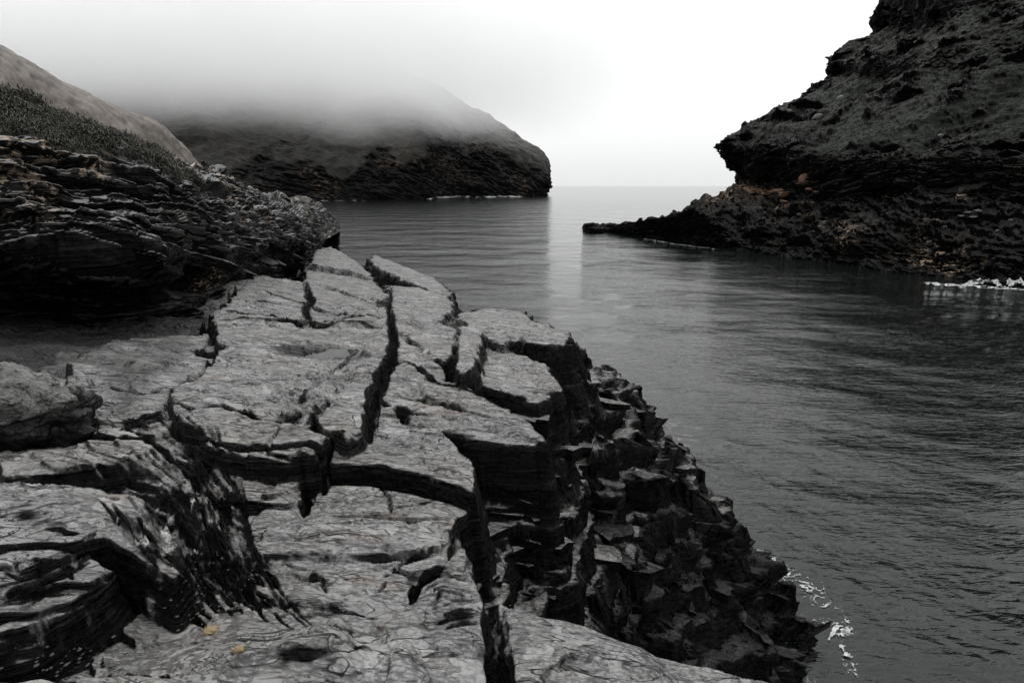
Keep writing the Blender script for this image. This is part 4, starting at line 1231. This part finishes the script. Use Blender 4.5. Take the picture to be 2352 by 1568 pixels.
# tilted beds that stick out of the cliff's skyline
rs_ = random.Random(31)
def spur(px, py, w, th, lean):
    c = hit(cliff, px, py)
    if c is None: return
    c = c + np.array([0, .4 * w, 0])
    n = 9; V = []
    for k in range(n):
        a = 2 * math.pi * k / n; r = w * rs_.uniform(.6, 1.1) * (1.35 if k in (4, 5) else 1)
        V.append((r * math.cos(a), .8 * r * math.sin(a)))
    V = np.array(V)
    z = lean * V[:, 0] - .05 * V[:, 1]
    tip = np.clip(-V[:, 0] / w, 0, 1)
    top = np.c_[V, z + th * (.5 - .35 * tip)]; lo = np.c_[V * .86, z - th * (.5 - .3 * tip)]
    co = np.r_[[(0, 0, th * .55)], top, top, lo, [(0, 0, -th * .55)]] + c + np.array([0, 0, CZ])
    F = [(0, 1 + a, 1 + (a + 1) % n) for a in range(n)]
    for a in range(n):
        b = (a + 1) % n
        F += [(1 + n + a, 1 + 2 * n + a, 1 + 2 * n + b), (1 + n + a, 1 + 2 * n + b, 1 + n + b), (1 + 3 * n, 1 + 2 * n + b, 1 + 2 * n + a)]
    A = extra(len(co)); A['edge'][:] = .8; A['wet'][:] = .3  # edge: shade put into the colour
    link("rock_slab", mesh_np("rock_slab", co, np.array(F), False, A), M_CLIFF, cliff)
for px, py, w, th, ln in [(1672,334,2.6,.55,-.06),(1684,322,2.2,.5,.02),(1668,350,1.7,.45,-.1),(1680,368,1.6,.5,-.1),(1700,385,1.5,.5,-.05),(1712,310,1.6,.4,.1),(1738,294,1.5,.4,.12),
                          (1775,276,1.5,.45,.1),(1800,258,1.5,.4,.1),(1832,236,1.5,.4,.12),(1862,212,1.6,.4,.1),(1895,188,1.6,.45,.05),(1925,150,2.0,.5,0),(1930,165,1.8,.5,-.05),(1950,120,1.8,.5,.1),(1985,92,1.8,.5,.1),(2040,60,2.0,.6,-.05),(2042,38,2.0,.6,0),(2044,16,2.0,.5,.05)]:
    spur(px, py, w, th, ln)
# ------------------------------------------------------------------ air
def box(name, lo, hi):
    x0, y0, z0 = lo; x1, y1, z1 = hi
    P = np.array([(x, y, z) for z in (z0, z1) for y in (y0, y1) for x in (x0, x1)], float)
    F = np.array([(0, 2, 3, 1), (4, 5, 7, 6), (0, 1, 5, 4), (2, 6, 7, 3), (0, 4, 6, 2), (1, 3, 7, 5)])
    return link(name, mesh_np(name, P, F))
def volume(o, name, build):
    m = bpy.data.materials.new(name); m.use_nodes = True; nt = m.node_tree; nt.nodes.clear()
    out = nt.nodes.new("ShaderNodeOutputMaterial"); v = nt.nodes.new("ShaderNodeVolumePrincipled")
    v.inputs['Color'].default_value = (1, 1, 1, 1); v.inputs['Anisotropy'].default_value = 0
    nt.links.new(v.outputs[0], out.inputs['Volume'])
    build(N(nt), nt, v); o.data.materials.append(m); return m
def cloud_nodes(n, nt, v):
    pos = n.pos()
    sx = n.node("ShaderNodeSeparateXYZ"); nt.links.new(pos, sx.inputs[0])
    nz = n.noise(pos, .009, 3, .5)
    zz = n.math('ADD', sx.outputs['Z'], n.math('MULTIPLY', n.math('SUBTRACT', nz, .5), -60))
    r = n.node("ShaderNodeMapRange"); r.clamp = True
    r.inputs['From Min'].default_value = 46; r.inputs['From Max'].default_value = 130
    r.inputs['To Min'].default_value = 0; r.inputs['To Max'].default_value = 1
    nt.links.new(zz, r.inputs['Value'])
    r2 = n.node("ShaderNodeMapRange"); r2.clamp = True; r2.interpolation_type = 'SMOOTHSTEP'
    r2.inputs['From Min'].default_value = 190; r2.inputs['From Max'].default_value = -160
    nt.links.new(n.math('ADD', sx.outputs['X'], n.math('MULTIPLY', n.math('SUBTRACT', nz, .5), 120)), r2.inputs['Value'])
    d = n.math('MULTIPLY', n.math('MULTIPLY', n.math('POWER', r.outputs[0], 1.15), .024), r2.outputs[0])
    nt.links.new(d, v.inputs['Density'])
cl = box("low_cloud", (-560, 290, 42), (210, 655, 148))
volume(cl, "cloud_vapour", cloud_nodes); tag(cl, kind="stuff")

# ------------------------------------------------------------------ foam
def foam_mat():
    m, nt, p = new_mat("sea_foam")
    p.inputs['Base Color'].default_value = (.36, .37, .37, 1); p.inputs['Roughness'].default_value = .8
    n = N(nt); a_ = n.ramp(n.noise(n.pos(), 5.0, 7, .7, .6), [(.38, .12), (.60, 1)])
    nt.links.new(a_, p.inputs['Alpha'])       # thin film between the strands
    return m
M_FOAM = foam_mat()
def foam(name, line, halfw, cell, thr, seed, f, lift=.03, hump=0.0):
    """flecks and strands of foam floating along a line in plan"""
    P = np.array(line)[:, :2]
    x0, y0 = P.min(0) - halfw * 1.5; x1, y1 = P.max(0) + halfw * 1.5
    nx = int((x1 - x0) / cell); ny = int((y1 - y0) / cell)
    X, Y = np.meshgrid(np.linspace(x0, x1, nx), np.linspace(y0, y1, ny))
    x = X.ravel(); y = Y.ravel()
    d, t = line_d(x, y, P)
    wv = fbm2(x * f * .4, y * f * .4, 3, seed)
    s = 1 - np.abs(fbm2((x + .5 * wv) * f, (y + .5 * wv) * f * 1.6, 4, seed + 3)) * 3.2
    s = s * .85 + .22 * fbm2(x * f * 4, y * f * 4, 3, seed + 9) + .9 * np.clip(1 - d / halfw, -1, 1) - .35
    keep = (s > thr).reshape(ny, nx)
    k = keep[:-1, :-1] & keep[1:, :-1] & keep[:-1, 1:] & keep[1:, 1:]
    F = grid_faces(nx, ny)[k.ravel()]
    if not len(F): return None
    z = wave_h(x, y, np.full_like(x, .06)) + lift + hump * np.clip(1 - d / halfw, 0, 1) * (.6 + .6 * fbm2(x * f * 2, y * f * 2, 3, seed + 13))
    co = np.stack([x, y, z], 1)
    o = link(name, sub_mesh(name, co, F, {}, True), M_FOAM)
    tag(o, kind="stuff"); return o
wp = lambda px, py: at_z(px, py, -11)
foam("foam", [wp(1730,1275), wp(1800,1310), wp(1860,1350), wp(1915,1410), wp(1930,1450)], .85, .012, .90, 21, 2.2)
foam("foam", [wp(1890,1430), wp(1930,1480), wp(1960,1540)], .5, .014, .86, 25, 2.0)
foam("foam", [wp(2140,652), wp(2200,658), wp(2290,662), wp(2420,672)], 1.3, .10, .35, 31, .6, hump=.25)
foam("foam", [wp(2240,655), wp(2290,655), wp(2340,658)], 1.1, .10, .05, 33, .6, hump=1.0)
foam("foam", [wp(1480,549), wp(1560,562), wp(1640,572)], .9, .10, .55, 35, .6)
foam("foam", [wp(990,457.5), wp(1050,452.5), wp(1090,453.5), wp(1200,453)], 5, .6, .35, 37, .07, hump=1.6)
foam("foam", [wp(640,461.5), wp(760,461.5), wp(850,461)], 3, .5, .5, 39, .08, hump=.5)
